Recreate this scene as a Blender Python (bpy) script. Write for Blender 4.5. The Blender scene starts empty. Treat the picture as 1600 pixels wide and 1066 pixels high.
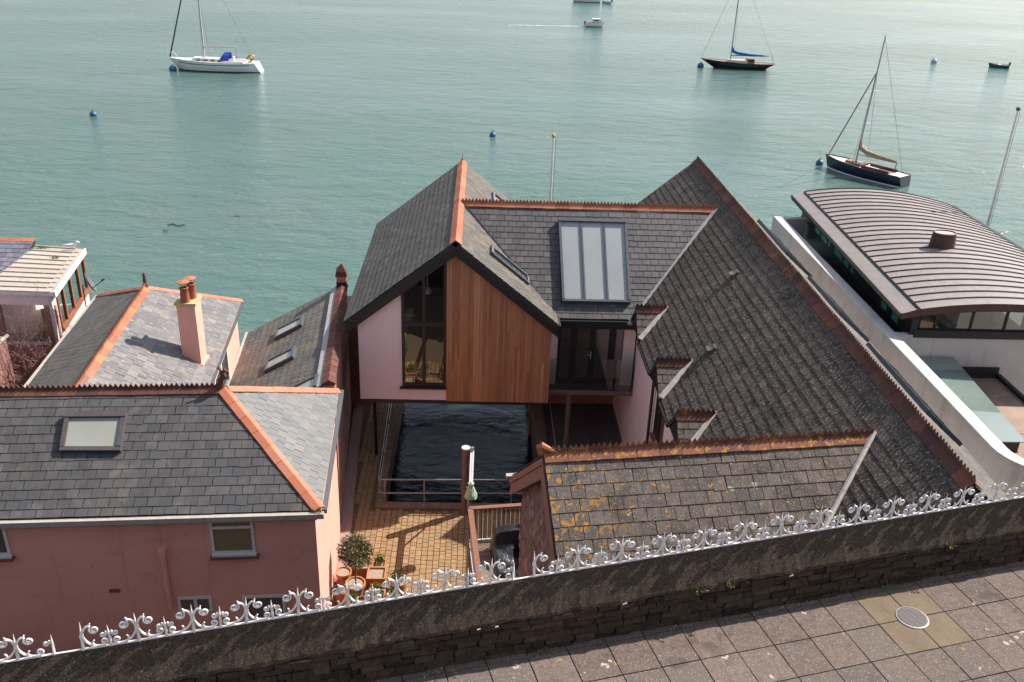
import bpy, math, random
import numpy as np
from mathutils import Vector, Matrix
from mathutils.bvhtree import BVHTree
random.seed(7)
RU = random.uniform
sc = bpy.context.scene
V = Vector

# ---------------------------------------------------------------- camera
CAM_Z = 17.4
F_PX, CX, CY = 1434.8976, 800.0, 533.0
RM = np.array([[0.99900453, -0.02056774, -0.03958421],
               [-0.02712133, 0.42448032, -0.90503088],
               [0.03541716, 0.90520353, 0.42349994]])
cd = bpy.data.cameras.new('camera'); cam = bpy.data.objects.new('camera', cd)
sc.collection.objects.link(cam); sc.camera = cam
m4 = Matrix([list(RM[i]) + [0] for i in range(3)] + [[0, 0, 0, 1]])
m4.translation = V((0, 0, CAM_Z)); cam.matrix_world = m4
cd.sensor_width = 36; cd.lens = F_PX / 1600 * 36; cd.clip_end = 3000; cd.clip_start = .1

# ---------------------------------------------------------------- sky, sun, exposure
SUN = V((.93, .53, 1.0)).normalized()
wd = bpy.data.worlds.new('World'); sc.world = wd; wd.use_nodes = True
wn = wd.node_tree; bg = wn.nodes['Background']
sky = wn.nodes.new('ShaderNodeTexSky'); sky.sky_type = 'NISHITA'; sky.sun_disc = False
sky.sun_elevation = math.asin(SUN.z); sky.sun_rotation = math.atan2(SUN.x, SUN.y)
sky.air_density = 1.0; sky.dust_density = 1.3; sky.ozone_density = 1.0
hs_ = wn.nodes.new('ShaderNodeHueSaturation'); hs_.inputs['Saturation'].default_value = .62      # thin high haze
wn.links.new(sky.outputs[0], hs_.inputs['Color']); wn.links.new(hs_.outputs[0], bg.inputs[0]); bg.inputs[1].default_value = .125
sl = bpy.data.lights.new('sun', 'SUN'); sl.energy = 5.0; sl.angle = math.radians(.53); sl.color = (1, .94, .86)
so = bpy.data.objects.new('sun', sl); sc.collection.objects.link(so)
so.rotation_euler = (-SUN).to_track_quat('-Z', 'Y').to_euler(); so.location = (20, 10, 40)
sc.view_settings.view_transform = 'Standard'; sc.view_settings.look = 'None'
sc.view_settings.exposure = 0.66; sc.view_settings.gamma = 1.0; sc.view_settings.use_curve_mapping = False
sc.cycles.use_denoising = True; sc.cycles.max_bounces = 8; sc.cycles.transparent_max_bounces = 12
sc.cycles.caustics_reflective = False; sc.cycles.caustics_refractive = False
sc.cycles.sample_clamp_indirect = 4.0


# ---------------------------------------------------------------- survey helpers (a pixel's ray met with a known plane of the place)
def ray(px, py):
    return V(RM @ np.array([px - CX, -(py - CY), -F_PX]))
CO = V((0, 0, CAM_Z))
def onp(px, py, p0, n):
    r = ray(px, py); n = V(n); return CO + r * ((V(p0) - CO).dot(n) / r.dot(n))
def uz(px, py, z): return onp(px, py, (0, 0, z), (0, 0, 1))
def uy(px, py, y): return onp(px, py, (0, y, 0), (0, 1, 0))
def ux(px, py, x): return onp(px, py, (x, 0, 0), (1, 0, 0))
def pj(p):
    c = RM.T @ np.array([p[0], p[1], p[2] - CAM_Z])
    return (CX + F_PX * c[0] / -c[2], CY - F_PX * c[1] / -c[2]) if c[2] < -.1 else (-9e9, -9e9)


# ---------------------------------------------------------------- materials
def nd(t, ty, **kw):
    n = t.nodes.new(ty)
    for k, v in kw.items(): setattr(n, k, v)
    return n

def mk(name, c1, c2=None, ns=2.0, rough=.8, rv=.0, c3=None, spots=(), bump=None, metal=0, spec=.5, coat=0, stretch=None, streak=None, contrast=(.35, .65)):
    """base colour c1..c2 by noise, per-piece change towards c3 and in brightness (rv), then spots
    spots: (colour, scale, threshold, softness, opacity, stretch or None)"""
    m = bpy.data.materials.new(name); m.use_nodes = True; t = m.node_tree; L = t.links.new
    b = t.nodes['Principled BSDF']
    geo = nd(t, 'ShaderNodeNewGeometry')
    def coord(st):
        if not st: return geo.outputs['Position']
        mp = nd(t, 'ShaderNodeMapping'); mp.inputs['Scale'].default_value = st
        L(geo.outputs['Position'], mp.inputs[0]); return mp.outputs[0]
    def noise(sc_, st=None, det=6, rg=.6):
        n = nd(t, 'ShaderNodeTexNoise'); n.inputs['Scale'].default_value = sc_; n.inputs['Detail'].default_value = det
        n.inputs['Roughness'].default_value = rg; L(coord(st), n.inputs['Vector']); return n.outputs[0]
    def ramp(src, a, c):
        r = nd(t, 'ShaderNodeMapRange'); r.inputs[1].default_value = a; r.inputs[2].default_value = c
        L(src, r.inputs[0]); return r.outputs[0]
    def mix(a, c, f, mode='MIX'):
        x = nd(t, 'ShaderNodeMix', data_type='RGBA', blend_type=mode)
        for s, vv in ((6, a), (7, c), (0, f)):
            if hasattr(vv, 'links'): L(vv, x.inputs[s])
            else: x.inputs[s].default_value = tuple(vv) + (1,) if s else vv
        return x.outputs[2]
    col = None
    if c2: col = mix(c1, c2, ramp(noise(ns, stretch), *contrast))
    else:
        rgb = nd(t, 'ShaderNodeRGB'); rgb.outputs[0].default_value = tuple(c1) + (1,); col = rgb.outputs[0]
    if rv or c3:
        at = nd(t, 'ShaderNodeAttribute', attribute_name='rnd'); oi = nd(t, 'ShaderNodeObjectInfo')
        a = nd(t, 'ShaderNodeMath', operation='ADD'); L(at.outputs['Fac'], a.inputs[0]); L(oi.outputs['Random'], a.inputs[1])
        fr = nd(t, 'ShaderNodeMath', operation='FRACT'); L(a.outputs[0], fr.inputs[0]); r0 = fr.outputs[0]
        if c3:
            q = nd(t, 'ShaderNodeMath', operation='MULTIPLY'); L(r0, q.inputs[0]); q.inputs[1].default_value = 7.31
            q2 = nd(t, 'ShaderNodeMath', operation='FRACT'); L(q.outputs[0], q2.inputs[0])
            q3 = nd(t, 'ShaderNodeMath', operation='POWER'); L(q2.outputs[0], q3.inputs[0]); q3.inputs[1].default_value = 1.6
            col = mix(col, c3, q3.outputs[0])
        mr = nd(t, 'ShaderNodeMapRange'); mr.inputs[3].default_value = 1 - rv; mr.inputs[4].default_value = 1 + rv
        L(r0, mr.inputs[0])
        cc = nd(t, 'ShaderNodeCombineColor')
        for i in range(3): L(mr.outputs[0], cc.inputs[i])
        col = mix(col, cc.outputs[0], 1.0, 'MULTIPLY')
    if streak:      # (scale vector, colour, opacity)
        col = mix(col, streak[1], _mul(t, ramp(noise(1.0, streak[0], 8, .65), .48, .72), streak[2]))
    for s in spots:
        c, sc_, th, so_, op, st, mk_ = (list(s) + [None, None])[:7]
        fac = _mul(t, ramp(noise(sc_, st, 5, .62), th, th + so_), op)
        if mk_:      # (point, radius): growth denser around a place on the roof
            dn = nd(t, 'ShaderNodeVectorMath', operation='DISTANCE'); L(geo.outputs['Position'], dn.inputs[0]); dn.inputs[1].default_value = mk_[0]
            rr = nd(t, 'ShaderNodeMapRange'); rr.inputs[1].default_value = mk_[1] * .25; rr.inputs[2].default_value = mk_[1]; rr.inputs[3].default_value = 1; rr.inputs[4].default_value = 0
            L(dn.outputs['Value'], rr.inputs[0]); mm = nd(t, 'ShaderNodeMath', operation='MULTIPLY'); L(fac, mm.inputs[0]); L(rr.outputs[0], mm.inputs[1]); fac = mm.outputs[0]
        col = mix(col, c, fac)
    L(col, b.inputs['Base Color'])
    b.inputs['Roughness'].default_value = rough; b.inputs['Metallic'].default_value = metal
    b.inputs['Specular IOR Level'].default_value = spec; b.inputs['Coat Weight'].default_value = coat
    if bump:
        bp = nd(t, 'ShaderNodeBump'); bp.inputs['Strength'].default_value = bump[1]; bp.inputs['Distance'].default_value = bump[2] if len(bump) > 2 else .02
        L(noise(bump[0], bump[3] if len(bump) > 3 else stretch, 8, .65), bp.inputs['Height']); L(bp.outputs[0], b.inputs['Normal'])
    return m

def _mul(t, s, f):
    n = t.nodes.new('ShaderNodeMath'); n.operation = 'MULTIPLY'; n.use_clamp = True
    t.links.new(s, n.inputs[0]); n.inputs[1].default_value = f; return n.outputs[0]

def glass(name, tint=(.8, .85, .83), refl=.12, rough=.0, gl=(1, 1, 1)):
    m = bpy.data.materials.new(name); m.use_nodes = True; t = m.node_tree; L = t.links.new
    t.nodes.remove(t.nodes['Principled BSDF']); out = t.nodes['Material Output']
    tr = nd(t, 'ShaderNodeBsdfTransparent'); tr.inputs[0].default_value = tint + (1,)
    g = nd(t, 'ShaderNodeBsdfGlossy'); g.inputs['Roughness'].default_value = rough; g.inputs[0].default_value = gl + (1,)
    fr = nd(t, 'ShaderNodeFresnel'); fr.inputs[0].default_value = 1.5
    a = nd(t, 'ShaderNodeMath', operation='ADD', use_clamp=True); L(fr.outputs[0], a.inputs[0]); a.inputs[1].default_value = refl
    x = nd(t, 'ShaderNodeMixShader'); L(a.outputs[0], x.inputs[0]); L(tr.outputs[0], x.inputs[1]); L(g.outputs[0], x.inputs[2])
    L(x.outputs[0], out.inputs[0]); return m

ORANGE, PALE, YELLOW = (.48, .20, .02), (.36, .35, .29), (.35, .29, .04)
MT = dict(
    slate_new=mk('slate_new', (.086, .076, .078), (.115, .102, .10), 3, .6, .15, (.074, .069, .074), spots=[((.26, .12, .045), .9, .65, .03, .55, (2.2, .35, .35)), (PALE, 22, .70, .05, .4)], bump=(25, .3, .01), spec=.35),
    slate_gable=mk('slate_gable', (.082, .069, .058), (.115, .097, .079), 2, .7, .18, (.068, .061, .057), spots=[((.20, .14, .05), 1.6, .56, .1, .5), (PALE, 26, .68, .03, .6)], bump=(22, .35, .01), spec=.4),
    slate_old=mk('slate_old', (.062, .047, .038), (.10, .079, .064), 2.4, .85, .2, (.052, .043, .039), spots=[((.25, .21, .165), 20, .55, .06, .8), ((.38, .18, .04), 6.5, .645, .03, .7), ((.030, .024, .020), 1.1, .56, .12, .5), ((.38, .35, .28), 9, .67, .02, .7)], bump=(30, .5, .014), spec=.25),
    slate_near=mk('slate_near', (.098, .075, .063), (.16, .13, .113), 6, .88, .14, (.10, .084, .075), spots=[((.05, .041, .036), 1.8, .53, .12, .6), ((.27, .235, .195), 34, .56, .06, .7), ((.43, .20, .03), 8.5, .64, .022, .85), ((.43, .20, .03), 6.5, .565, .022, .88, None, ((1.4, 13.2, 8.0), 1.6)), ((.50, .25, .04), 17, .645, .02, .85), ((.36, .38, .31), 4.6, .675, .008, .9)], bump=(28, .6, .016), spec=.25),
    slate_pink=mk('slate_pink', (.068, .064, .064), (.10, .093, .089), 2.5, .65, .12, (.064, .064, .068), spots=[((.15, .13, .115), 2.0, .56, .12, .6), ((.26, .24, .22), 40, .70, .03, .5)], streak=((1.3, .4, .4), (.13, .108, .098), .5), bump=(22, .3, .008), spec=.35),
    slate_lit=mk('slate_lit', (.15, .139, .137), (.205, .188, .178), 3, .66, .2, (.135, .13, .14), spots=[((.26, .21, .155), 4.5, .57, .06, .65), ((.38, .34, .30), 6.5, .63, .03, .6), ((.085, .075, .065), 8, .60, .05, .5)], bump=(22, .4, .012), spec=.35),  # paler slates of the rear block, their own colour
    slate_pale2=mk('slate_pale2', (.155, .15, .145), (.19, .184, .175), 3, .66, .09, (.13, .132, .136), spots=[((.23, .21, .19), 5, .62, .05, .5)], bump=(22, .25, .008), spec=.4),  # newer, paler slates of the front hip, their own colour
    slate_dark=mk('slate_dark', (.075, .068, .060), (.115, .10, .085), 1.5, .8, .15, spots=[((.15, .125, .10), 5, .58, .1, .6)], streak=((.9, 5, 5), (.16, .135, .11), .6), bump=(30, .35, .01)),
    slate_brown=mk('slate_brown', (.105, .095, .078), (.15, .13, .10), 1.6, .62, .15, (.10, .095, .10), spots=[((.20, .15, .07), 1.1, .5, .2, .5)], bump=(22, .25, .008)),
    slate_purple=mk('slate_purple', (.17, .16, .20), (.22, .20, .22), 3, .6, .2, (.14, .14, .18), bump=(22, .25, .008)),
    under=mk('roof_underlay', (.03, .028, .028), rough=.9),
    terra=mk('terracotta', (.38, .12, .06), (.30, .085, .042), 4, .8, .16, (.42, .155, .075), spots=[((.17, .062, .038), 3, .58, .12, .5), ((.42, .31, .23), 20, .68, .04, .5)], bump=(30, .25, .008)),
    terra_new=mk('terracotta_new', (.50, .165, .092), (.45, .14, .075), 2.5, .75, .07, (.52, .19, .115), spots=[((.35, .13, .08), 3, .62, .1, .4)], bump=(40, .2, .006)),
    terra_old=mk('terracotta_old', (.105, .034, .022), (.165, .054, .030), 5, .85, .2, (.075, .028, .020), spots=[((.30, .25, .2), 26, .66, .04, .6), ((.38, .18, .04), 3.5, .62, .05, .55)], bump=(30, .35, .01)),
    terra_lichen=mk('terracotta_lichen', (.20, .062, .032), (.25, .085, .042), 5, .85, .15, (.15, .05, .032), spots=[((.43, .20, .03), 8, .535, .05, .85), ((.40, .35, .28), 22, .64, .04, .7), ((.07, .03, .022), 5, .60, .08, .6)], bump=(30, .35, .01)),
    pink=mk('salmon_render', (.84, .41, .32), (.79, .375, .29), 1.2, .9, spots=[((.55, .265, .185), .8, .57, .16, .5), ((.58, .26, .2), 3.2, .60, .12, .35), ((.46, .22, .155), 1.0, .58, .14, .4, (3.5, 3.5, .22)), ((.33, .17, .12), 14, .70, .03, .4)], bump=(40, .3, .012)),
    pale_pink=mk('pale_pink_render', (.84, .68, .66), (.80, .63, .61), 1.0, .9, spots=[((.64, .48, .45), 2.4, .60, .12, .3), ((.55, .42, .38), 1.0, .60, .14, .25, (3.5, 3.5, .22))], bump=(60, .2, .006)),
    shade_wall=mk('shaded_pink_render', (.36, .19, .16), (.27, .135, .115), 1.4, .9, spots=[((.12, .07, .06), .8, .56, .16, .6)], bump=(50, .2, .008)),  # brownish pink render, darkened in its colour for walls standing in shade
    white_render=mk('white_render', (.60, .555, .53), (.52, .48, .455), 1.5, .88, spots=[((.30, .26, .21), 1.6, .56, .14, .5, (2.5, 1.4, .2)), ((.24, .23, .17), 4, .66, .06, .35)], bump=(50, .2, .006)),
    white=mk('white_paint', (.78, .76, .74), (.68, .65, .62), 6, .5, bump=(60, .1, .003)),
    iron=mk('white_painted_iron', (.82, .77, .75), (.68, .62, .58), 9, .5, .06, spots=[((.28, .14, .07), 13, .66, .03, .8), ((.45, .40, .36), 5, .60, .08, .5)], bump=(60, .4, .006)),
    cedar=mk('cedar', (.41, .178, .082), (.30, .12, .055), 1.0, .7, .18, (.45, .215, .105), stretch=(16, 16, 1.2), bump=(1, .3, .008, (40, 40, 3))),
    black=mk('black_frame', (.016, .016, .018), rough=.45),
    grey_frame=mk('grey_frame', (.09, .10, .115), (.07, .08, .09), 4, .45),
    mauve_frame=mk('mauve_frame', (.10, .078, .082), (.075, .06, .064), 5, .5),
    lead=mk('lead', (.30, .29, .30), (.40, .38, .37), 5, .6, spots=[((.2, .15, .11), 3, .62, .1, .5)], bump=(15, .3, .01)),
    mortar=mk('mortar_valley', (.36, .32, .29), (.48, .43, .39), 7, .85, spots=[(ORANGE, 4, .68, .03, .8), ((.2, .18, .16), 9, .6, .1, .6)], bump=(25, .5, .015)),
    gutter=mk('white_gutter', (.36, .31, .27), (.42, .37, .33), 5, .6, spots=[((.16, .13, .10), 8, .60, .08, .6)]),
    brown=mk('brown_paint', (.17, .062, .042), (.21, .08, .055), 6, .55, bump=(30, .15, .005)),
    brownwood=mk('brown_window_wood', (.30, .11, .05), (.24, .08, .035), 5, .5),
    tilehang=mk('hung_slate', (.20, .10, .085), (.13, .065, .055), 5, .8, .35, (.26, .15, .12), bump=(20, .4, .012)),
    paver=mk('clay_paver', (.33, .215, .105), (.28, .176, .082), 5, .85, .08, (.28, .165, .085), spots=[((.25, .20, .105), 2.2, .54, .15, .55), ((.16, .115, .062), .9, .56, .15, .55), ((.09, .07, .045), 7, .66, .05, .4)], bump=(40, .4, .01)),
    joint=mk('paver_joint', (.16, .11, .06), (.12, .085, .05), 8, .95),
    kerbstone=mk('kerb_stone', (.26, .16, .10), (.19, .12, .08), 4, .85, .1, bump=(25, .3, .01)),
    pebble=mk('pebble_dash', (.42, .25, .21), (.30, .18, .16), 40, .95, spots=[((.6, .45, .4), 70, .6, .08, .7)], bump=(80, .6, .02)),
    slab=mk('concrete_slab', (.112, .080, .066), (.165, .124, .104), 14, .95, .12, (.125, .10, .085), spots=[((.27, .225, .20), 38, .56, .07, .8), ((.052, .040, .034), 2.4, .57, .12, .55), ((.44, .40, .35), 4.4, .675, .012, .9), ((.30, .21, .11), 3.3, .69, .012, .7), ((.06, .048, .042), 9, .64, .05, .5)], bump=(55, .9, .010), spec=.25),
    slab_new=mk('sandstone_slab', (.175, .132, .090), (.145, .11, .075), 3, .95, .08, spots=[((.25, .20, .145), 18, .60, .06, .5), ((.11, .085, .06), 1.8, .58, .1, .45)], bump=(45, .5, .006), spec=.25),
    gap=mk('slab_joint', (.055, .042, .033), (.085, .07, .045), 12, .95),
    stone=mk('wall_stone', (.052, .033, .024), (.088, .057, .041), 7, .95, .3, (.042, .030, .024), spots=[((.13, .10, .075), 16, .60, .06, .6), ((.11, .06, .018), 3, .66, .03, .6), ((.016, .012, .010), 5, .60, .08, .6)], bump=(14, 1.0, .05), spec=.12),
    mort=mk('wall_mortar', (.022, .016, .012), (.042, .031, .023), 9, .95, bump=(40, .6, .015), spec=.1),
    coping=mk('coping_concrete', (.042, .029, .021), (.070, .050, .037), 18, .95, spots=[((.21, .165, .125), 55, .575, .06, .8), ((.10, .065, .03), 2.6, .62, .08, .5), ((.36, .32, .26), 3.2, .71, .015, .8), ((.035, .026, .02), 1.2, .58, .14, .5)], bump=(34, .3, .008), spec=.12),
    copper=mk('brown_copper', (.28, .24, .225), (.235, .198, .185), 1.8, .5, .08, metal=.0, spots=[((.55, .50, .47), 5.5, .65, .02, .6, (.5, 3.5, 3)), ((.45, .38, .22), 1.7, .67, .03, .5, (.6, 2, 2)), ((.15, .115, .105), 2.2, .58, .1, .4)], bump=(7, .2, .025)),
    seam=mk('copper_seam', (.035, .024, .022), rough=.5),
    copper_edge=mk('copper_fascia', (.085, .036, .027), (.06, .026, .02), 5, .5),
    felt=mk('flat_roof_membrane', (.30, .205, .15), (.22, .14, .11), 1.4, .75, spots=[((.40, .30, .22), 3, .58, .1, .5), ((.12, .07, .055), 1.6, .6, .12, .6)]),
    oldboard=mk('weathered_roof_board', (.46, .40, .34), (.36, .30, .25), 6, .85, .08, spots=[((.2, .19, .11), 3.5, .6, .12, .5)], stretch=(1, 5, 5), bump=(30, .3, .006)),
    ochre=mk('yellow_lichen_cap', (.42, .30, .06), (.50, .46, .36), 9, .9, spots=[((.55, .42, .03), 5, .5, .06, .8)], bump=(30, .4, .01)),
    steel=mk('galvanised_tube', (.34, .31, .31), (.26, .235, .23), 8, .4, metal=.3),
    crane=mk('brown_steel', (.17, .12, .105), (.14, .10, .09), 6, .5),
    aluminium=mk('bare_aluminium', (.62, .60, .60), rough=.4, metal=.2),
    net=mk('green_net', (.20, .36, .22), (.50, .58, .42), 22, .8, spots=[((.05, .05, .04), 16, .6, .05, .8)]),
    deck=mk('deck_board', (.25, .17, .115), (.19, .13, .09), 5, .85, .14, stretch=(2, 12, 12), bump=(20, .2, .005)),
    handrail=mk('hardwood_handrail', (.20, .085, .055), (.26, .12, .075), 6, .5, stretch=(10, 2, 10)),
    tarp=mk('black_tarpaulin', (.016, .016, .02), (.03, .03, .036), 7, .28, bump=(9, .5, .03)),
    soil=mk('gravel_topping', (.48, .40, .30), (.20, .15, .10), 45, .95, bump=(60, .9, .02)),
    pot=mk('terracotta_pot', (.46, .21, .10), (.38, .165, .075), 6, .85, .12, spots=[((.55, .44, .35), 7, .60, .1, .6), ((.18, .12, .07), 4, .62, .1, .5)], bump=(30, .3, .008)),
    leaf=mk('bay_leaf', (.050, .075, .028), (.085, .105, .04), 8, .45, .35, (.12, .12, .06)),
    leaf2=mk('bright_leaf', (.10, .15, .025), (.07, .115, .03), 8, .55, .3),
    petal=mk('yellow_petal', (.72, .50, .03), (.75, .62, .10), 8, .6, .1),
    bark=mk('bark', (.10, .07, .05), (.14, .10, .07), 9, .9),
    twig=mk('purple_twig', (.17, .085, .075), (.24, .14, .12), 6, .85, .2),
    bud=mk('purple_bud', (.20, .07, .075), (.28, .12, .10), 6, .7, .3),
    grass=mk('moss_tuft', (.10, .14, .03), (.14, .16, .05), 9, .8, .3),
    slate_pave=mk('slate_paving', (.10, .095, .095), (.13, .12, .12), 5, .6, .15),
    quay=mk('quay_stone', (.14, .09, .075), (.09, .06, .05), 3, .85, bump=(8, .5, .03)),
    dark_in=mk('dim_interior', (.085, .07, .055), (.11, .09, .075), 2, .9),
    blind_b=mk('tan_blind', (.24, .185, .09), (.19, .145, .07), 1.0, .6, stretch=(.3, .3, 30), coat=.4),
    blind_w=mk('pale_blind', (.33, .33, .285), (.28, .285, .25), 1.2, .35, coat=.5, spots=[((.32, .29, .16), 1.3, .6, .1, .4, (4, .5, .5))]),
    blind_g=mk('frosted_glazing', (.29, .305, .305), (.33, .345, .34), .6, .3, coat=.35, spots=[((.7, .7, .68), 24, .72, .01, .9), ((.30, .30, .24), 1.2, .64, .1, .35)]),
    dim_glass=mk('dim_glass', (.03, .035, .035), rough=.06, coat=.6),
    glass=glass('window_glass', (.75, .78, .74), .18),
    clear=glass('clear_glass', (.78, .86, .83), .10),
    green_glass=glass('green_glass', (.55, .75, .70), .10),
    hazy_glass=mk('hazy_roof_glass', (.15, .20, .175), (.20, .255, .23), .8, .06, coat=1.0, spots=[((.6, .6, .58), 26, .72, .01, .8)]),
    roof_glass=glass('roof_glass', (.62, .76, .70), .16),
    yellow=mk('yellow_plastic', (.65, .38, .03), rough=.5),
    hull_w=mk('white_hull', (.74, .73, .71), rough=.35), hull_n=mk('navy_hull', (.012, .016, .035), rough=.25, coat=.3),
    hull_g=mk('teal_hull', (.02, .10, .10), rough=.4), hull_b=mk('blue_hull', (.02, .05, .12), rough=.35),
    deckw=mk('boat_deck', (.66, .58, .50), (.60, .53, .46), 3, .6), teak=mk('teak', (.28, .14, .07), (.22, .10, .05), 3, .6),
    boot=mk('boot_stripe', (.10, .03, .03), rough=.5), sailblue=mk('blue_canvas', (.015, .14, .42), (.01, .10, .34), 3, .7),
    royal=mk('royal_blue_canvas', (.02, .06, .40), rough=.7), sailtan=mk('tan_canvas', (.36, .26, .19), (.28, .2, .15), 3, .8),
    spar=mk('silver_spar', (.46, .43, .42), rough=.4), rope=mk('dark_rope', (.07, .065, .06), rough=.8), furl=mk('dark_sail_cover', (.03, .045, .06), rough=.7),
    buoy=mk('blue_buoy', (.015, .10, .22), (.02, .13, .27), 2, .5), buoy_p=mk('pale_buoy', (.40, .46, .55), rough=.5),
    weed=mk('sea_weed', (.02, .025, .018), rough=.6), gull=mk('gull_white', (.75, .73, .72), rough=.8), gullg=mk('gull_grey', (.38, .39, .42), rough=.8),
    dish=mk('grey_dish', (.10, .10, .105), rough=.6), iron_cover=mk('manhole_iron', (.12, .105, .105), (.095, .082, .082), 30, .6, metal=.2, bump=(70, .8, .006)),
    earth=mk('earth', (.14, .10, .075), (.10, .08, .06), 2, .95, bump=(9, .5, .03)),
)

def water_mat(name='estuary_water', dark=False):
    m = bpy.data.materials.new(name); m.use_nodes = True; t = m.node_tree; L = t.links.new
    b = t.nodes['Principled BSDF']; geo = nd(t, 'ShaderNodeNewGeometry')
    def noise(s, st, det=4, rg=.55, dist=0):
        mp = nd(t, 'ShaderNodeMapping'); mp.inputs['Scale'].default_value = st; mp.inputs['Rotation'].default_value = (0, 0, .25)
        L(geo.outputs['Position'], mp.inputs[0])
        n = nd(t, 'ShaderNodeTexNoise'); n.inputs['Scale'].default_value = s; n.inputs['Detail'].default_value = det
        n.inputs['Roughness'].default_value = rg; n.inputs['Distortion'].default_value = dist
        L(mp.outputs[0], n.inputs[0]); return n.outputs[0]
    mx = nd(t, 'ShaderNodeMix', data_type='RGBA'); mx.inputs[6].default_value = (.054, .120, .098, 1); mx.inputs[7].default_value = (.078, .132, .118, 1)
    r = nd(t, 'ShaderNodeMapRange'); r.inputs[1].default_value = .35; r.inputs[2].default_value = .65
    L(noise(.045, (1, 1.6, 1), 4), r.inputs[0]); L(r.outputs[0], mx.inputs[0]); L(mx.outputs[2], b.inputs['Base Color'])
    b.inputs['Roughness'].default_value = .13; b.inputs['IOR'].default_value = 1.31
    h1 = noise(1.9, (.75, 1.25, 1), 5, .62, .5); h2 = noise(.42, (.7, 1.3, 1), 3, .5, .3)
    a = nd(t, 'ShaderNodeMath', operation='MULTIPLY_ADD'); L(h2, a.inputs[0]); a.inputs[1].default_value = 2.4; L(h1, a.inputs[2])
    patch = nd(t, 'ShaderNodeMapRange'); patch.inputs[1].default_value = .35; patch.inputs[2].default_value = .7; patch.inputs[3].default_value = .38; patch.inputs[4].default_value = 1.0
    L(noise(.03, (.6, 1.6, 1), 4), patch.inputs[0])
    bp = nd(t, 'ShaderNodeBump'); L(patch.outputs[0], bp.inputs['Strength']); bp.inputs['Distance'].default_value = .16
    L(a.outputs[0], bp.inputs['Height']); L(bp.outputs[0], b.inputs['Normal'])
    if dark:  # dock copy: the shade there is put into the base colour
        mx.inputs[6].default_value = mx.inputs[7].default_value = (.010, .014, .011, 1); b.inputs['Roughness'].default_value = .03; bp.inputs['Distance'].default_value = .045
    return m
MT['water'] = water_mat(); MT['shaded_dock_water'] = water_mat('shaded_dock_water', True)

# ---------------------------------------------------------------- mesh helpers
COL = sc.collection
OCC_V, OCC_F = [], []
def occl(vs, fs):
    k = len(OCC_V); OCC_V.extend(V(v) for v in vs); OCC_F.extend([[i + k for i in f] for f in fs])

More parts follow.
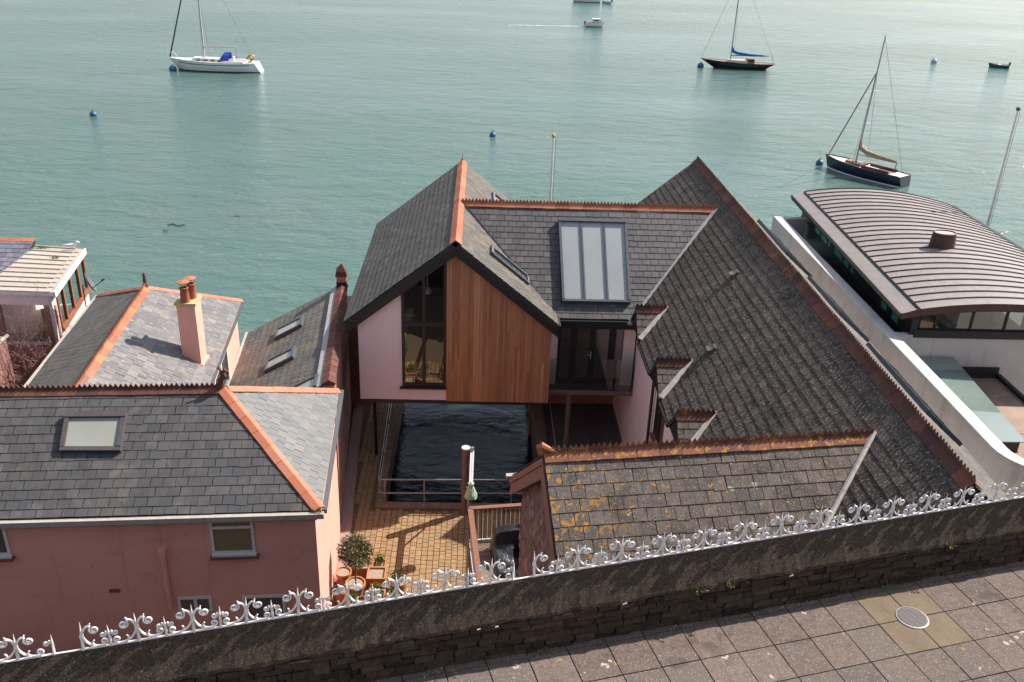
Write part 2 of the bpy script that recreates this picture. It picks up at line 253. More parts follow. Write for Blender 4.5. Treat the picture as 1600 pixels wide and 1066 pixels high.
class MB:
    def __init__(s): s.v, s.f, s.r = [], [], []
    def add(s, vs, fs, r=0.0):
        k = len(s.v); s.v += [tuple(v) for v in vs]; s.f += [[i + k for i in f] for f in fs]; s.r += [r] * len(fs); return s
    def poly(s, pts, r=0.0): return s.add(pts, [list(range(len(pts)))], r)
    def hexa(s, p, r=0.0):      # 8 points: bottom 0-3, top 4-7
        return s.add(p, [[3, 2, 1, 0], [4, 5, 6, 7], [0, 1, 5, 4], [1, 2, 6, 5], [2, 3, 7, 6], [3, 0, 4, 7]], r)
    def box(s, x0, x1, y0, y1, z0, z1, r=0.0):
        return s.hexa([(x0, y0, z0), (x1, y0, z0), (x1, y1, z0), (x0, y1, z0), (x0, y0, z1), (x1, y0, z1), (x1, y1, z1), (x0, y1, z1)], r)
    def obox(s, c, ax, ay, az, r=0.0):   # centre + half axes
        c, ax, ay, az = V(c), V(ax), V(ay), V(az)
        return s.hexa([c - ax - ay - az, c + ax - ay - az, c + ax + ay - az, c - ax + ay - az, c - ax - ay + az, c + ax - ay + az, c + ax + ay + az, c - ax + ay + az], r)
    def prism(s, pts, vec, r=0.0):
        n = len(pts); vec = V(vec); P = [V(p) for p in pts]
        return s.add(P + [p + vec for p in P], [list(range(n))[::-1], list(range(n, 2 * n))] + [[i, (i + 1) % n, n + (i + 1) % n, n + i] for i in range(n)], r)
    def beam(s, a, b, w, h, up=(0, 0, 1), r=0.0):
        a, b = V(a), V(b); d = (b - a); u = V(up); side = d.cross(u).normalized(); up2 = side.cross(d).normalized()
        return s.obox((a + b) / 2, d / 2, side * w / 2, up2 * h / 2, r)
    def tube(s, pts, rad, n=6, cap=True, r=0.0, flat=1.0, up=None):
        P = [V(p) for p in pts]; k0 = len(s.v); m = len(P); nrm = None
        for i, p in enumerate(P):
            d = (P[min(i + 1, m - 1)] - P[max(i - 1, 0)]).normalized()
            if nrm is None:
                ref = V(up) if up else (V((0, 0, 1)) if abs(d.z) < .9 else V((1, 0, 0)))
                nrm = (ref - d * ref.dot(d)).normalized()
            else:
                nn = nrm - d * nrm.dot(d); nrm = nn.normalized() if nn.length > 1e-6 else nrm
            bi = d.cross(nrm); rr = rad[i] if isinstance(rad, (list, tuple)) else rad
            for j in range(n):
                a = 2 * math.pi * j / n; s.v.append(tuple(p + nrm * math.cos(a) * rr * flat + bi * math.sin(a) * rr))
        F = [[k0 + i * n + j, k0 + i * n + (j + 1) % n, k0 + (i + 1) * n + (j + 1) % n, k0 + (i + 1) * n + j] for i in range(m - 1) for j in range(n)]
        if cap: F += [[k0 + j for j in range(n)][::-1], [k0 + (m - 1) * n + j for j in range(n)]]
        s.f += F; s.r += [r] * len(F); return s
    def lathe(s, c, prof, n=16, r=0.0, sx=1, sy=1):
        c = V(c); k0 = len(s.v)
        for rad, z in prof:
            for j in range(n):
                a = 2 * math.pi * j / n; s.v.append((c.x + rad * sx * math.cos(a), c.y + rad * sy * math.sin(a), c.z + z))
        m = len(prof)
        F = [[k0 + i * n + j, k0 + i * n + (j + 1) % n, k0 + (i + 1) * n + (j + 1) % n, k0 + (i + 1) * n + j] for i in range(m - 1) for j in range(n)]
        F += [[k0 + j for j in range(n)][::-1], [k0 + (m - 1) * n + j for j in range(n)]]
        s.f += F; s.r += [r] * len(F); return s
    def mesh(s, name, mat, smooth=False):
        me = bpy.data.meshes.new(name); me.from_pydata(s.v, [], s.f)
        if any(s.r): me.attributes.new('rnd', 'FLOAT', 'FACE').data.foreach_set('value', s.r)
        if mat: me.materials.append(MT[mat])
        if smooth:
            me.polygons.foreach_set('use_smooth', [True] * len(me.polygons))
            try: me.set_sharp_from_angle(angle=math.radians(42))
            except Exception: pass
        me.update(); return me
    def build(s, name, mat, parent=None, smooth=False, occ=False):
        if occ: occl(s.v, s.f)
        return link(name, s.mesh(name, mat, smooth), parent)

def link(name, data, parent=None, mw=None):
    o = bpy.data.objects.new(name, data); COL.objects.link(o)
    if parent: adopt(o, parent)
    if mw is not None: o.matrix_basis = mw
    return o
def adopt(o, parent):
    o.parent = parent; o.matrix_parent_inverse = WM(parent).inverted()
def WM(o):
    m = o.matrix_basis.copy()
    if o.parent: m = WM(o.parent) @ o.matrix_parent_inverse @ m
    return m
def tag(o, label, cat, group=None):
    o['label'] = label; o['category'] = cat
    if group: o['group'] = group
    return o
def thing(name, label, cat, loc=(0, 0, 0), group=None, rz=0):
    o = bpy.data.objects.new(name, None); COL.objects.link(o); o.empty_display_size = .3
    o.matrix_basis = Matrix.Translation(V(loc)) @ Matrix.Rotation(rz, 4, 'Z'); return tag(o, label, cat, group)
def struct(name, mb, mat, smooth=False, occ=False):
    o = mb.build(name, mat, None, smooth, occ); o['kind'] = 'structure'; return o

# ---------------------------------------------------------------- roofs of single slates
SLATES = {}       # per house: list of records
def slate_mesh_pts(w, e, lift=.013, th=.008):
    L_ = e * 1.14; h = (w - .011) / 2
    return [(-h, 0, lift), (h, 0, lift), (h, L_, 0), (-h, L_, 0), (-h, 0, lift + th), (h, 0, lift + th), (h, L_, th), (-h, L_, th)]
SL_F = [[4, 5, 6, 7], [0, 1, 5, 4], [1, 2, 6, 5], [3, 0, 4, 7]]
_smesh = {}
def clip(poly, edges):
    for (a, n) in edges:
        out = []
        for i in range(len(poly)):
            p, q = poly[i], poly[(i + 1) % len(poly)]
            dp = (p[0] - a[0]) * n[0] + (p[1] - a[1]) * n[1]; dq = (q[0] - a[0]) * n[0] + (q[1] - a[1]) * n[1]
            if dp >= 0: out.append(p)
            if dp * dq < 0:
                t = dp / (dp - dq); out.append((p[0] + (q[0] - p[0]) * t, p[1] + (q[1] - p[1]) * t))
        poly = out
        if len(poly) < 3: return []
    return poly
def roof(house_key, parent, pts, mat, w=.25, e=.222, name='roof', skip=None, u0=0.0, thick=.12, out=.0):
    """pts: convex planar outline, any order round; makes the roof body and registers its slates"""
    P = [V(p) for p in pts]
    n = (P[1] - P[0]).cross(P[2] - P[0]).normalized()
    if n.z < 0: n = -n; P = P[::-1]
    mb = MB(); mb.prism([p - n * thick for p in P], n * (thick - .004))
    ro = mb.build(name, 'under', parent, occ=True)
    u = V((0, 0, 1)).cross(n).normalized(); v = n.cross(u).normalized()
    o = min(P, key=lambda p: p.z)
    q = [((p - o).dot(u), (p - o).dot(v)) for p in P]
    edges = []
    for i in range(len(q)):
        a, b = q[i], q[(i + 1) % len(q)]; edges.append((a, (-(b[1] - a[1]), b[0] - a[0])))
    us = [a for a, _ in q]; vs = [b for _, b in q]
    rows = int((max(vs) - min(vs)) / e) + 2
    key = (mat, round(w, 3), round(e, 3))
    if key not in _smesh: _smesh[key] = MB().add(slate_mesh_pts(w, e), SL_F).mesh('slate', mat)
    rec = SLATES.setdefault(house_key, [])
    R3 = Matrix((u, v, n)).transposed().to_4x4()
    for i in range(rows):
        y0 = min(vs) - .03 + i * e
        k0 = int((min(us)) / w) - 2; k1 = int(max(us) / w) + 2
        for k in range(k0, k1):
            x = (k + (.5 if i % 2 else 0)) * w + u0 + RU(-.004, .004); yy = y0 + RU(-.004, .004)
            h = (w - .011) / 2
            rect = [(x - h, yy), (x + h, yy), (x + h, yy + e * 1.14), (x - h, yy + e * 1.14)]
            if skip and skip(o + u * x + v * (yy + e / 2)): continue
            c = clip(rect, edges)
            if not c: continue
            full = len(c) == 4 and all(abs(c[j][0] - rect[j][0]) + abs(c[j][1] - rect[j][1]) < 1e-4 for j in range(4))
            rec.append((ro, key, o, R3, u, v, n, x, yy, c, full, mat, e))
    return ro

def sag(p): return .012 * (1 + math.sin(p.x * .9 + p.y * .55) * math.sin(p.y * .8 - p.z * 1.1))
def finish_slates(limit=300):
    bvh = BVHTree.FromPolygons(OCC_V, OCC_F)
    for hk, rec in SLATES.items():
        sc_ = []
        for i, r in enumerate(rec):
            ro, key, o, R3, u, v, n, x, yy, c, full, mat, e = r
            if not full: continue
            ctr = o + u * x + v * (yy + e / 2) + n * .05
            px, py = pj(ctr)
            if not (5 < px < 1595 and 5 < py < 1061): continue
            d = CO - ctr; dist = d.length; d.normalize()
            cosv = d.dot(n)
            if cosv < .12: continue
            if bvh.ray_cast(ctr + d * .08, d, dist - .3)[0] is not None: continue
            sc_.append((key[1] * e * cosv / dist ** 2, i))
        sc_.sort(reverse=True); single = {i for _, i in sc_[:limit]}
        rest = {}
        for i, r in enumerate(rec):
            ro, key, o, R3, u, v, n, x, yy, c, full, mat, e = r
            if i in single:
                odd = random.random() < .035; p = o + u * x + v * (yy - (RU(.008, .03) if odd else 0)) + n * (RU(0, .003) + sag(o + u * x + v * yy))
                mw = Matrix.Translation(p) @ R3 @ Matrix.Rotation(RU(-.045, .045) if odd else RU(-.012, .012), 4, 'Z') @ Matrix.Rotation(RU(-.006, .006), 4, 'Y')
                link('slate', _smesh[key], ro, mw)
            else:
                mb = rest.setdefault((ro.name, mat), MB()); lift, th, L_ = .013 + RU(0, .004), .008, e * 1.14
                sg = sag(o + u * x + v * yy); sh = RU(-.006, .006); b = [o + u * a + v * (b_ + sh) + n * (sg + lift * max(0, 1 - (b_ - yy) / L_)) for a, b_ in c]
                m = len(b); fs = [list(range(m, 2 * m))] + [[j, (j + 1) % m, m + (j + 1) % m, m + j] for j in range(m)]
                mb.add(b + [p + n * th for p in b], fs, random.random() * .98 + .01)
        for (rn, mat), mb in rest.items():
            q = mb.build('slate_field', mat, bpy.data.objects[rn]); q['kind'] = 'stuff'

# ridge and hip tiles, each an object
_rt = {}
def ridge_tile_mesh(kind, L, mat, ang=.72, w=.15):
    k = (kind, round(L, 3), mat, ang, w)
    if k in _rt: return _rt[k]
    mb = MB(); t = .018; dz = -w * math.tan(ang); l = L - .008
    mb.prism([(0, -w, dz), (0, 0, 0), (0, w, dz), (0, w, dz + t), (0, 0, t * 1.35), (0, -w, dz + t)], (l, 0, 0))
    if kind == 'saw':
        n = 4; s = l / n; P = [(0, -.011, .0)]
        for i in range(n): P += [(i * s, -.011, .055), (i * s + s / 2, -.011, .125)]
        P += [(l, -.011, .055), (l, -.011, 0)]
        for i in range(n):
            a = i * s; mb.prism([(a, -.013, 0), (a + s, -.013, 0), (a + s, -.013, .05), (a + s / 2, -.013, .145), (a, -.013, .05)], (0, .026, 0))
    if kind == 'roll':
        mb.tube([(0, 0, .02), (l, 0, .02)], .028, 8)
    _rt[k] = mb.mesh('ridge_tile', mat); return _rt[k]
def ridge(parent, a, b, n, kind='plain', mat='terra', ang=.62, w=.15, up=(0, 0, 1), lift=.03):
    a, b = V(a), V(b); d = b - a; L = d.length / n; X = d.normalized(); Y = V(up).cross(X).normalized(); Z = X.cross(Y)
    me = ridge_tile_mesh(kind, L, mat, ang, w); R = Matrix((X, Y, Z)).transposed().to_4x4()
    for i in range(n):
        link('ridge_tile', me, parent, Matrix.Translation(a + X * L * i + Z * (lift + RU(-.004, .004)) + Y * RU(-.004, .004)) @ R @ Matrix.Rotation(RU(-.012, .012), 4, 'Z'))

def leaves(mb, c, rad, n, size, shell=.55, up=.0, flat=1.0):
    c = V(c)
    for i in range(n):
        d = V((random.gauss(0, 1), random.gauss(0, 1), random.gauss(0, 1))).normalized()
        rr = RU(shell, 1.0) * (1 + .12 * math.sin(7 * d.x + 3) * math.sin(6 * d.y + 5 * d.z)); p = c + V((d.x * rad[0], d.y * rad[1], d.z * rad[2])) * rr
        a = (d + V((RU(-1, 1), RU(-1, 1), RU(-.6, 1) + up)) * .9).normalized(); b = a.cross(V((RU(-1, 1), RU(-1, 1), RU(-1, 1)))).normalized()
        s = size * RU(.6, 1.25); k = a.cross(b) * s * .1
        mb.add([p, p + a * s * .5 + b * s * .22 + k, p + a * s, p + a * s * .5 - b * s * .22 + k], [[0, 1, 2], [0, 2, 3]], random.random())
    return mb

# ================================================================ the setting
struct('water', MB().poly([(-1200, -4, 0), (1200, -4, 0), (1200, 2600, 0), (-1200, 2600, 0)]), 'water')
struct('shaded_dock_water', MB().poly([(-2.72, 23.2, .012), (2.1, 23.2, .012), (2.1, 33.4, .012), (-2.72, 33.4, .012)]), 'shaded_dock_water')  # dark sheet over the same river water, painted with the dock's shade
gp = [(-60, 8), (60, 8), (60, 36.5), (2.1, 36.5), (2.1, 23.3), (-2.72, 23.3), (-2.72, 31.5), (-60, 31.5)]
struct('quay_ground', MB().prism([(x, y, -3) for x, y in gp], (0, 0, 3.96)), 'quay')

# street wall frame: s along the wall, d towards the river
WO, WD, WN = V((1.27, 9.83, 0)), V((.968, .251, 0)).normalized(), V((-.251, .968, 0)).normalized()
def W(s, d, z): return WO + WD * s + WN * d + V((0, 0, z))
hill = [W(-45, .22, -3), W(45, .22, -3), W(45, -16, -3), W(-45, -16, -3)]
struct('hillside', MB().prism(hill, (0, 0, 11.055)), 'gap')
pave = struct('pavement', MB().prism([W(-45, .21, 8.057), W(45, .21, 8.057), W(45, -9, 8.057), W(-45, -9, 8.057)], (0, 0, .008)), 'gap')

# paving slabs of the walk, each one an object
G0 = V((6.57, 10.45, 0)); SW, SLn = .579, .622
gs, gd = (G0 - WO).dot(WD), (G0 - WO).dot(WN)
def slab_mesh(mat, hole=None):
    mb = MB(); a, b = SW / 2 - .0025, SLn / 2 - .0025; c = .006
    if hole is None:
        mb.hexa([(-a, -b, -.03), (a, -b, -.03), (a, b, -.03), (-a, b, -.03), (-a + c, -b + c, .0), (a - c, -b + c, .0), (a - c, b - c, .0), (-a + c, b - c, .0)])
        mb.f.pop(0); mb.r.pop(0); mb.add([(-a, -b, -.006)], [])
    return mb.mesh('slab', mat)
slm = slab_mesh('slab'); slm2 = slab_mesh('slab_new')
SR = Matrix((WD, WN, V((0, 0, 1)))).transposed().to_4x4()
special = {(-1, 0), (0, 0), (-1, -1), (0, -1)}
for i in range(-30, 20):
    for j in range(-6, 3):
        if gd + j * SLn > .02: continue
        p = W(gs + (i + .5) * SW, gd + (j + .5) * SLn, 8.1 + RU(-.003, .003))
        q = pj(p)
        if -250 < q[0] < 2050 and q[1] < 1300:
            link('slab', slm2 if (i, j) in special else slm, pave, Matrix.Translation(p) @ SR @ Matrix.Rotation(RU(-.006, .006), 4, 'Z') @ Matrix.Rotation(RU(-.004, .004), 4, 'X'))
cv = thing('manhole_cover', 'round grey iron manhole cover set in the four sandy paving slabs', 'manhole cover', G0 + V((0, 0, 8.1)))
mc = G0 + V((0, 0, 8.1)); mb = MB(); mb.lathe(mc, [(.235, -.02), (.235, .012), (.215, .014), (.212, .004)], 40); mb.build('frame', 'steel', cv)
mb = MB(); mb.lathe(mc, [(.21, -.01), (.21, .011), (.20, .013)], 40); mb.build('cover_plate', 'iron_cover', cv)
mb = MB()
for k in range(-8, 9):
    h = math.sqrt(max(.192 ** 2 - (k * .023) ** 2, 0)); c = mc + WN * k * .023 + V((0, 0, .015)); mb.obox(c, WD * h, WN * .006, (0, 0, .0025))
mb.build('tread_rib', 'iron_cover', cv)['kind'] = 'stuff'

# the street wall: mortar core, rubble stones, sloping coping
sw = thing('street_wall', 'low dark rubble stone wall with sloping concrete coping beside the slab walk', 'wall', W(0, .3, 8.1))
MB().prism([W(-40, .03, -2.5), W(40, .03, -2.5), W(40, .23, -2.5), W(-40, .23, -2.5)], (0, 0, 11.2)).build('core', 'mort', sw, occ=True)
ns = 0; z = 8.085
while z < 8.70:
    h = RU(.085, .125); h = min(h, 8.715 - z) if 8.715 - z > .05 else 0
    if h < .05: break
    s = -6.2 + RU(0, .3)
    while s < 8.9:
        l = RU(.16, .5); 
        if ns < 298:
            mb = MB(); a, b = s + .007, s + l - .007; j = lambda k=.012: RU(-k, k); pr_ = RU(.0, .045)
            f = [W(a + j(), -pr_ + j(), z + .006 + j(.008)), W(b + j(), -pr_ + j(), z + .006 + j(.008)), W(b + j(), -pr_ + j(), z + h - .005 + j(.008)), W(a + j(), -pr_ + j(), z + h - .005 + j(.008))]
            bk = [W(a - .004, .05, z), W(b + .004, .05, z), W(b + .004, .05, z + h), W(a - .004, .05, z + h)]
            mb.add(f + bk, [[0, 1, 2, 3], [0, 4, 5, 1], [1, 5, 6, 2], [2, 6, 7, 3], [3, 7, 4, 0]]); mb.build('stone', 'stone', sw); ns += 1
        s += l
    z += h
# coping with a worn edge
mb = MB(); N = 260; sec = []
for i in range(N + 1):
    s = -11 + 22 * i / N; j = lambda k: RU(-k, k)
    e = .012 * math.sin(s * 5) + .01 * math.sin(s * 13.7)
    sec.append([W(s, .05, 8.66), W(s, -.030 + e + j(.010), 8.70 + j(.014)), W(s, -.022 + e * .6 + j(.006), 8.75 + j(.012)), W(s, .085 + j(.003), 8.95 + j(.005)), W(s, .205, 9.165 + j(.003)), W(s, .22, 9.19 + j(.003)), W(s, .25, 9.19), W(s, .27, 9.16), W(s, .27, 8.6)])
for i in range(N):
    a, b = sec[i], sec[i + 1]
    for k in range(8): mb.add([a[k], b[k], b[k + 1], a[k + 1]], [[0, 1, 2, 3]])
mb.build('coping', 'coping', sw, occ=True)
for s, z in ((-1.2, 8.70), (-.95, 8.69), (.9, 8.70), (3.55, 8.68)):   # pale chips of bare mortar under the coping
    mb = MB(); mb.obox(W(s, -.055, z + .005), WD * RU(.02, .045) + V((0, 0, RU(0, .01))), WN * .008, V((0, 0, .006))); mb.build('mortar_chip', 'mortar', sw)

# iron cresting along the wall top: scrolls and spikes
def spiral(c, r0, r1, a0, turns, n=14, sgn=1):
    return [(c[0] + (r0 + (r1 - r0) * i / n) * math.cos(a0 + sgn * turns * 2 * math.pi * i / n), c[1] + (r0 + (r1 - r0) * i / n) * math.sin(a0 + sgn * turns * 2 * math.pi * i / n)) for i in range(n + 1)]
def arc_pts(P, n=5):      # smooth a polyline (Catmull-Rom)
    out = []
    for i in range(len(P) - 1):
        p0, p1, p2, p3 = P[max(i - 1, 0)], P[i], P[i + 1], P[min(i + 2, len(P) - 1)]
        for k in range(n):
            t = k / n; out.append(tuple(.5 * ((2 * p1[a]) + (-p0[a] + p2[a]) * t + (2 * p0[a] - 5 * p1[a] + 4 * p2[a] - p3[a]) * t * t + (-p0[a] + 3 * p1[a] - 3 * p2[a] + p3[a]) * t ** 3) for a in range(len(p1))))
    return out + [P[-1]]
def tube2(mb, pts, r, taper=True):
    n = len(pts); mb.tube([(x, 0, z) for x, z in pts], [r * (.62 + .38 * math.sin(math.pi * min(max((i + 1.5) / (n + 2), 0), 1))) if taper else r for i in range(n)], 6, flat=1.35, up=(0, 1, 0))
def big_scroll():
    mb = MB()
    up = spiral((.142, .272), .014, .056, math.radians(-40), 1.45, 22, -1)
    arm = arc_pts([up[-1], (.098, .335), (.05, .315), (.016, .25), (.012, .19), (.034, .125), (.082, .062), (.14, .03), (.195, .02)], 4)
    low = arc_pts([(.195, .02), (.242, .028), (.275, .058), (.272, .096), (.242, .112), (.216, .096), (.217, .068), (.238, .062), (.248, .078)], 3)
    tube2(mb, up[:-1] + arm[:-1] + low, .0125)
    tube2(mb, arc_pts([(.14, .03), (.120, .055), (.113, .085), (.132, .112)], 3), .010)
    tube2(mb, arc_pts([(.088, .332), (.094, .352), (.108, .368)], 2), .008)
    return mb.mesh('scroll', 'iron', True)
def small_scroll():
    mb = MB(); up = spiral((.068, .178), .009, .036, math.radians(-60), 1.4, 16, -1)
    tube2(mb, up[:-1] + arc_pts([up[-1], (.036, .214), (.012, .186), (.008, .13)], 3), .0105)
    return mb.mesh('scroll', 'iron', True)
def spike(h, r):
    mb = MB(); mb.tube([(0, 0, -.05), (0, 0, .04), (0, 0, h * .55), (0, 0, h)], [r * .95, r, r * .9, .002], 4); return mb.mesh('spike', 'iron')
IR = dict(bs=big_scroll(), ss=small_scroll(), b=spike(.41, .019), s=spike(.31, .017))
mb = MB(); mb.lathe((0, 0, .19), [(.012, -.03), (.026, -.02), (.026, .02), (.012, .03)], 8); IR['col'] = mb.mesh('collar', 'iron', True)
TIP = Matrix((WD, WN, V((0, 0, 1)))).transposed().to_4x4()
MIR = Matrix.Scale(-1, 4, (1, 0, 0))
def s_of(px, py): return (uz(px, py, 9.20) - WO).dot(WD)
def cresting(label, px0, py0, px1, py1, kinds_from, big_first, half0, half1):
    """from one end spike to the other, a spike every half pitch"""
    a, b = s_of(px0, py0), s_of(px1, py1); n = max(1, round((b - a) / .3165)); st = (b - a) / n
    t = thing('iron_cresting', label, 'cresting', W((a + b) / 2, .18, 9.19), 'white iron cresting along the wall')
    mbr = MB(); mbr.beam(W(a - .02, .235, 9.203), W(b + .02, .235, 9.203), .026, .012); mbr.build('base_bar', 'iron', t)
    for i in range(n + 1):
        big = (i % 2 == 0) == big_first; s = a + st * i
        m = Matrix.Translation(W(s, .235, 9.205)) @ TIP @ Matrix.Rotation(RU(-.09, .07), 4, 'X') @ Matrix.Rotation(RU(-.06, .06), 4, 'Y')
        link('spike', IR['b' if big else 's'], t, m)
        if big: link('collar', IR['col'], t, m)
        for sg in (1, -1):
            if (i == 0 and sg < 0 and half0) or (i == n and sg > 0 and half1): continue
            link('scroll', IR['bs' if big else 'ss'], t, m if sg > 0 else m @ MIR)
cresting('white scrolled iron cresting, short piece at the left end of the wall', -30, 1046, 84, 1028, 0, False, False, True)
cresting('white scrolled iron cresting, long run before the pink house and courtyard', 130, 1018, 804, 912, 0, True, True, True)
cresting('white scrolled iron cresting, run before the lichened slate roof', 837, 906, 1711, 767, 0, True, True, False)
mb = MB(); mb.beam(W(s_of(84, 1028), .235, 9.203), W(s_of(130, 1018), .235, 9.203), .022, .010); mb.build('joining_bar', 'iron', sw)
mb = MB(); mb.beam(W(s_of(804, 912), .235, 9.203), W(s_of(837, 906), .235, 9.203), .022, .010); mb.build('joining_bar', 'iron', sw)

def weed(label, p, r, n, group=None):
    mb = MB(); leaves(mb, p, (r, r * .5, r * .5), n, .05, .1, .6); o = mb.build('weed', 'grass'); tag(o, label, 'weed', group)
weed('small green weed sprouting under the wall coping near the courtyard', W(2.05, -.05, 8.70), .11, 40)
weed('small green weed tuft under the coping, just right of its neighbour', W(2.55, -.06, 8.73), .09, 34)
weed('small green weed under the coping near the right edge of the wall', W(6.35, -.06, 8.72), .08, 30)
weed('tiny green weed at the foot of the wall beside the manhole slabs', W(5.35, -.06, 8.13), .05, 18)
weed('tiny green weed at the foot of the wall, at the far left of the slabs', W(-.25, -.05, 8.13), .06, 24)
lf = MB()
for i in range(60):
    s = RU(-2, 8.5); leaves(lf, W(s, -RU(.03, .13), 8.106), (.02, .02, .003), 2, .035, .1)
q = lf.build('leaf_litter', 'oldboard'); q['kind'] = 'stuff'; q['label'] = 'dry leaf litter along the foot of the street wall'; q['category'] = 'leaf litter'

# ================================================================ centre house
H = thing('slate_house', 'large slate roofed house with cedar clad gable wing over a dock', 'house', (4, 24, 1))
YV, YW, YF = 24.85, 25.1, 34.18
XR, ZR, XL, XE, ZE = -.625, 8.83, -3.82, 2.44, 6.32
rg = roof('H', H, [(XL, YV, ZE), (XR, YV, ZR), (XR, YF, ZR), (XL, YF, ZE)], 'slate_gable')
rg2 = roof('H', H, [(XE, YV, ZE), (XR, YV, ZR), (XR, YF, ZR), (XE, YF, ZE)], 'slate_gable')
ridge(rg, (XR, YV - .02, ZR), (XR, YF, ZR), 22, 'plain', 'terra', .60, .17, lift=.05)
mb = MB(); mb.lathe((XR, YF - .05, ZR + .03), [(.05, 0), (.05, .06), (.015, .1), (.008, .3)], 6); mb.build('finial', 'terra', rg)
def zroof(x): return ZR - (ZR - ZE) * (abs(x - XR) / ((XR - XL) if x < XR else (XE - XR)))
def zt(x): return zroof(x) - .16
# bargeboards (black), soffit
for sx, xe in ((-1, XL), (1, XE)):
    a, b = V((XR, YV + .02, ZR - .02)), V((xe - .02 * -sx, YV + .02, ZE - .02))
    mb = MB(); mb.prism([a, b, b - V((0, 0, .40)), a - V((0, 0, .40))], (0, .05, 0)); mb.build('bargeboard', 'black', H)
    mb = MB(); mb.prism([a + V((0, .05, -.30)), b + V((0, .05, -.30)), b + V((0, .05, -.34)), a + V((0, .05, -.34))], (0, .25, 0)); mb.build('soffit', 'black', H)
MB().tube([(XL - .05, YV, ZE - .05), (XL - .05, YF, ZE - .05)], .05, 8).build('gutter', 'black', H)
MB().tube([(XE + .05, YV, ZE - .06), (XE + .05, 25.6, ZE - .06)], .045, 8).build('gutter', 'black', H)
# gable front
WX0, WX1, WXM, WXR = -3.52, -2.22, -.88, 2.29
ZB = 3.58
mb = MB()
mb.prism([(WX0, YW, ZB), (WXM, YW, ZB), (WXM, YW, 4.05), (WX1, YW, 4.05), (WX1, YW, zt(WX1)), (WX0, YW, zt(WX0))], (0, .2, 0)); mb.build('wall', 'pale_pink', H, occ=True)
mb = MB(); mb.prism([(WXM, YW + .01, ZB), (WXR, YW + .01, ZB), (WXR, YW + .01, zt(WXR)), (XR, YW + .01, zt(XR)), (WXM, YW + .01, zt(WXM))], (0, .2, 0)); mb.build('wall', 'dark_in', H, occ=True)
clad = MB().box(WXM, WXR, YW - .004, YW + .006, ZB - .02, ZB + .005).build('cladding', 'cedar', H)
x = WXM
while x < WXR - .03:
    w = min(RU(.062, .115), WXR - x); x1 = x + w; cuts = [ZB - .015]
    if random.random() < .55: cuts.append(RU(4.3, 6.0))
    cuts.append(None)
    for k in range(len(cuts) - 1):
        a = cuts[k]; t0 = cuts[k + 1]; za = t0 - .003 if t0 else zt(x); zb = t0 - .003 if t0 else zt(x1); dy = RU(0, .006)
        mb = MB(); mb.prism([(x + .003, YW - .03 - dy, a), (x1 - .003, YW - .03 - dy, a), (x1 - .003, YW - .03 - dy, zb), (x + .003, YW - .03 - dy, za)], (0, .026 + dy, 0)); mb.build('board', 'cedar', clad)
    x = x1
# tall gable window
wz = uy(660, 507, YW).z; XM = -1.555
win = MB(); yf, dp = YW - .03, .09
def fr(mb, x0, x1, z0, z1, z0b=None, z1b=None):
    mb.prism([(x0, yf, z0), (x1, yf, z0b if z0b is not None else z0), (x1, yf, z1b if z1b is not None else z1), (x0, yf, z1)], (0, dp, 0))
fr(win, WX1, WX1 + .09, 4.05, zt(WX1), None, zt(WX1 + .09)); fr(win, WXM - .09, WXM, 4.05, zt(WXM - .09), None, zt(WXM)); fr(win, XM - .05, XM + .05, 4.14, zt(XM))
fr(win, WX1 + .09, WXM - .09, 4.05, 4.16); fr(win, WX1 + .09, XM - .05, wz - .06, wz + .06); fr(win, XM + .05, WXM - .09, wz - .06, wz + .06)
fr(win, WX1 + .09, XM - .05, zt(WX1 + .09) - .12, zt(WX1 + .09), zt(XM - .05) - .12, zt(XM - .05)); fr(win, XM + .05, WXM - .09, zt(XM + .05) - .12, zt(XM + .05), zt(WXM - .09) - .12, zt(WXM - .09))
gw = win.build('window', 'black', H)
MB().box(WX1 - .08, WXM + .01, YW - .12, YW + .02, 4.0, 4.05).build('sill', 'black', gw)
yg = YW + .01
for x0, x1 in ((WX1 + .09, XM - .05), (XM + .05, WXM - .09)):
    MB().poly([(x0, yg, 4.16), (x1, yg, 4.16), (x1, yg, wz - .06), (x0, yg, wz - .06)]).build('pane', 'glass', gw)
    MB().poly([(x0, yg, wz + .06), (x1, yg, wz + .06), (x1, yg, zt(x1) - .12), (x0, yg, zt(x0) - .12)]).build('pane', 'glass', gw)
mb = MB(); mb.box(-3.3, WXM - .002, 25.31, 27.6, 3.62, 3.66); mb.prism([(-3.3, 27.6, 3.66), (2.2, 27.6, 3.66), (2.2, 27.6, zt(2.2) + .03), (XR, 27.6, zt(XR) + .03), (-3.3, 27.6, zt(-3.3) + .03)], (0, .05, 0)); mb.box(-3.35, -3.3, 25.31, 27.6, 3.66, 6.3); mb.box(WXM - .05, WXM - .002, 25.31, 27.6, 3.66, 7.6); mb.build('room_lining', 'dark_in', H)
p = uy(668, 453, 25.9); mb = MB(); mb.lathe(p, [(.13, -.1), (.13, -.02), (.09, .06), (.02, .1), (.01, 1.0)], 14); lampo = mb.build('pendant_lamp', 'white', None, True); tag(lampo, 'white pendant lampshade hanging behind the tall gable window', 'lamp')
tb = thing('dressing_shelf', 'pale shelf unit standing behind the gable window panes', 'shelf', uy(632, 500, 26.2))
p = uy(640, 492, 26.2); MB().box(p.x - .16, p.x + .2, 26.1, 26.3, p.z - .02, p.z + .02).build('shelf_board', 'white', tb)
p = uy(632, 488, 26.2); MB().box(p.x - .14, p.x + .0, 26.05, 26.3, p.z - .02, p.z + .1).build('box', 'white', tb)
p = uy(634, 502, 26.2); MB().box(p.x - .16, p.x + .24, 26.05, 26.3, p.z - .1, p.z + .08).build('drawer', 'white_render', tb)
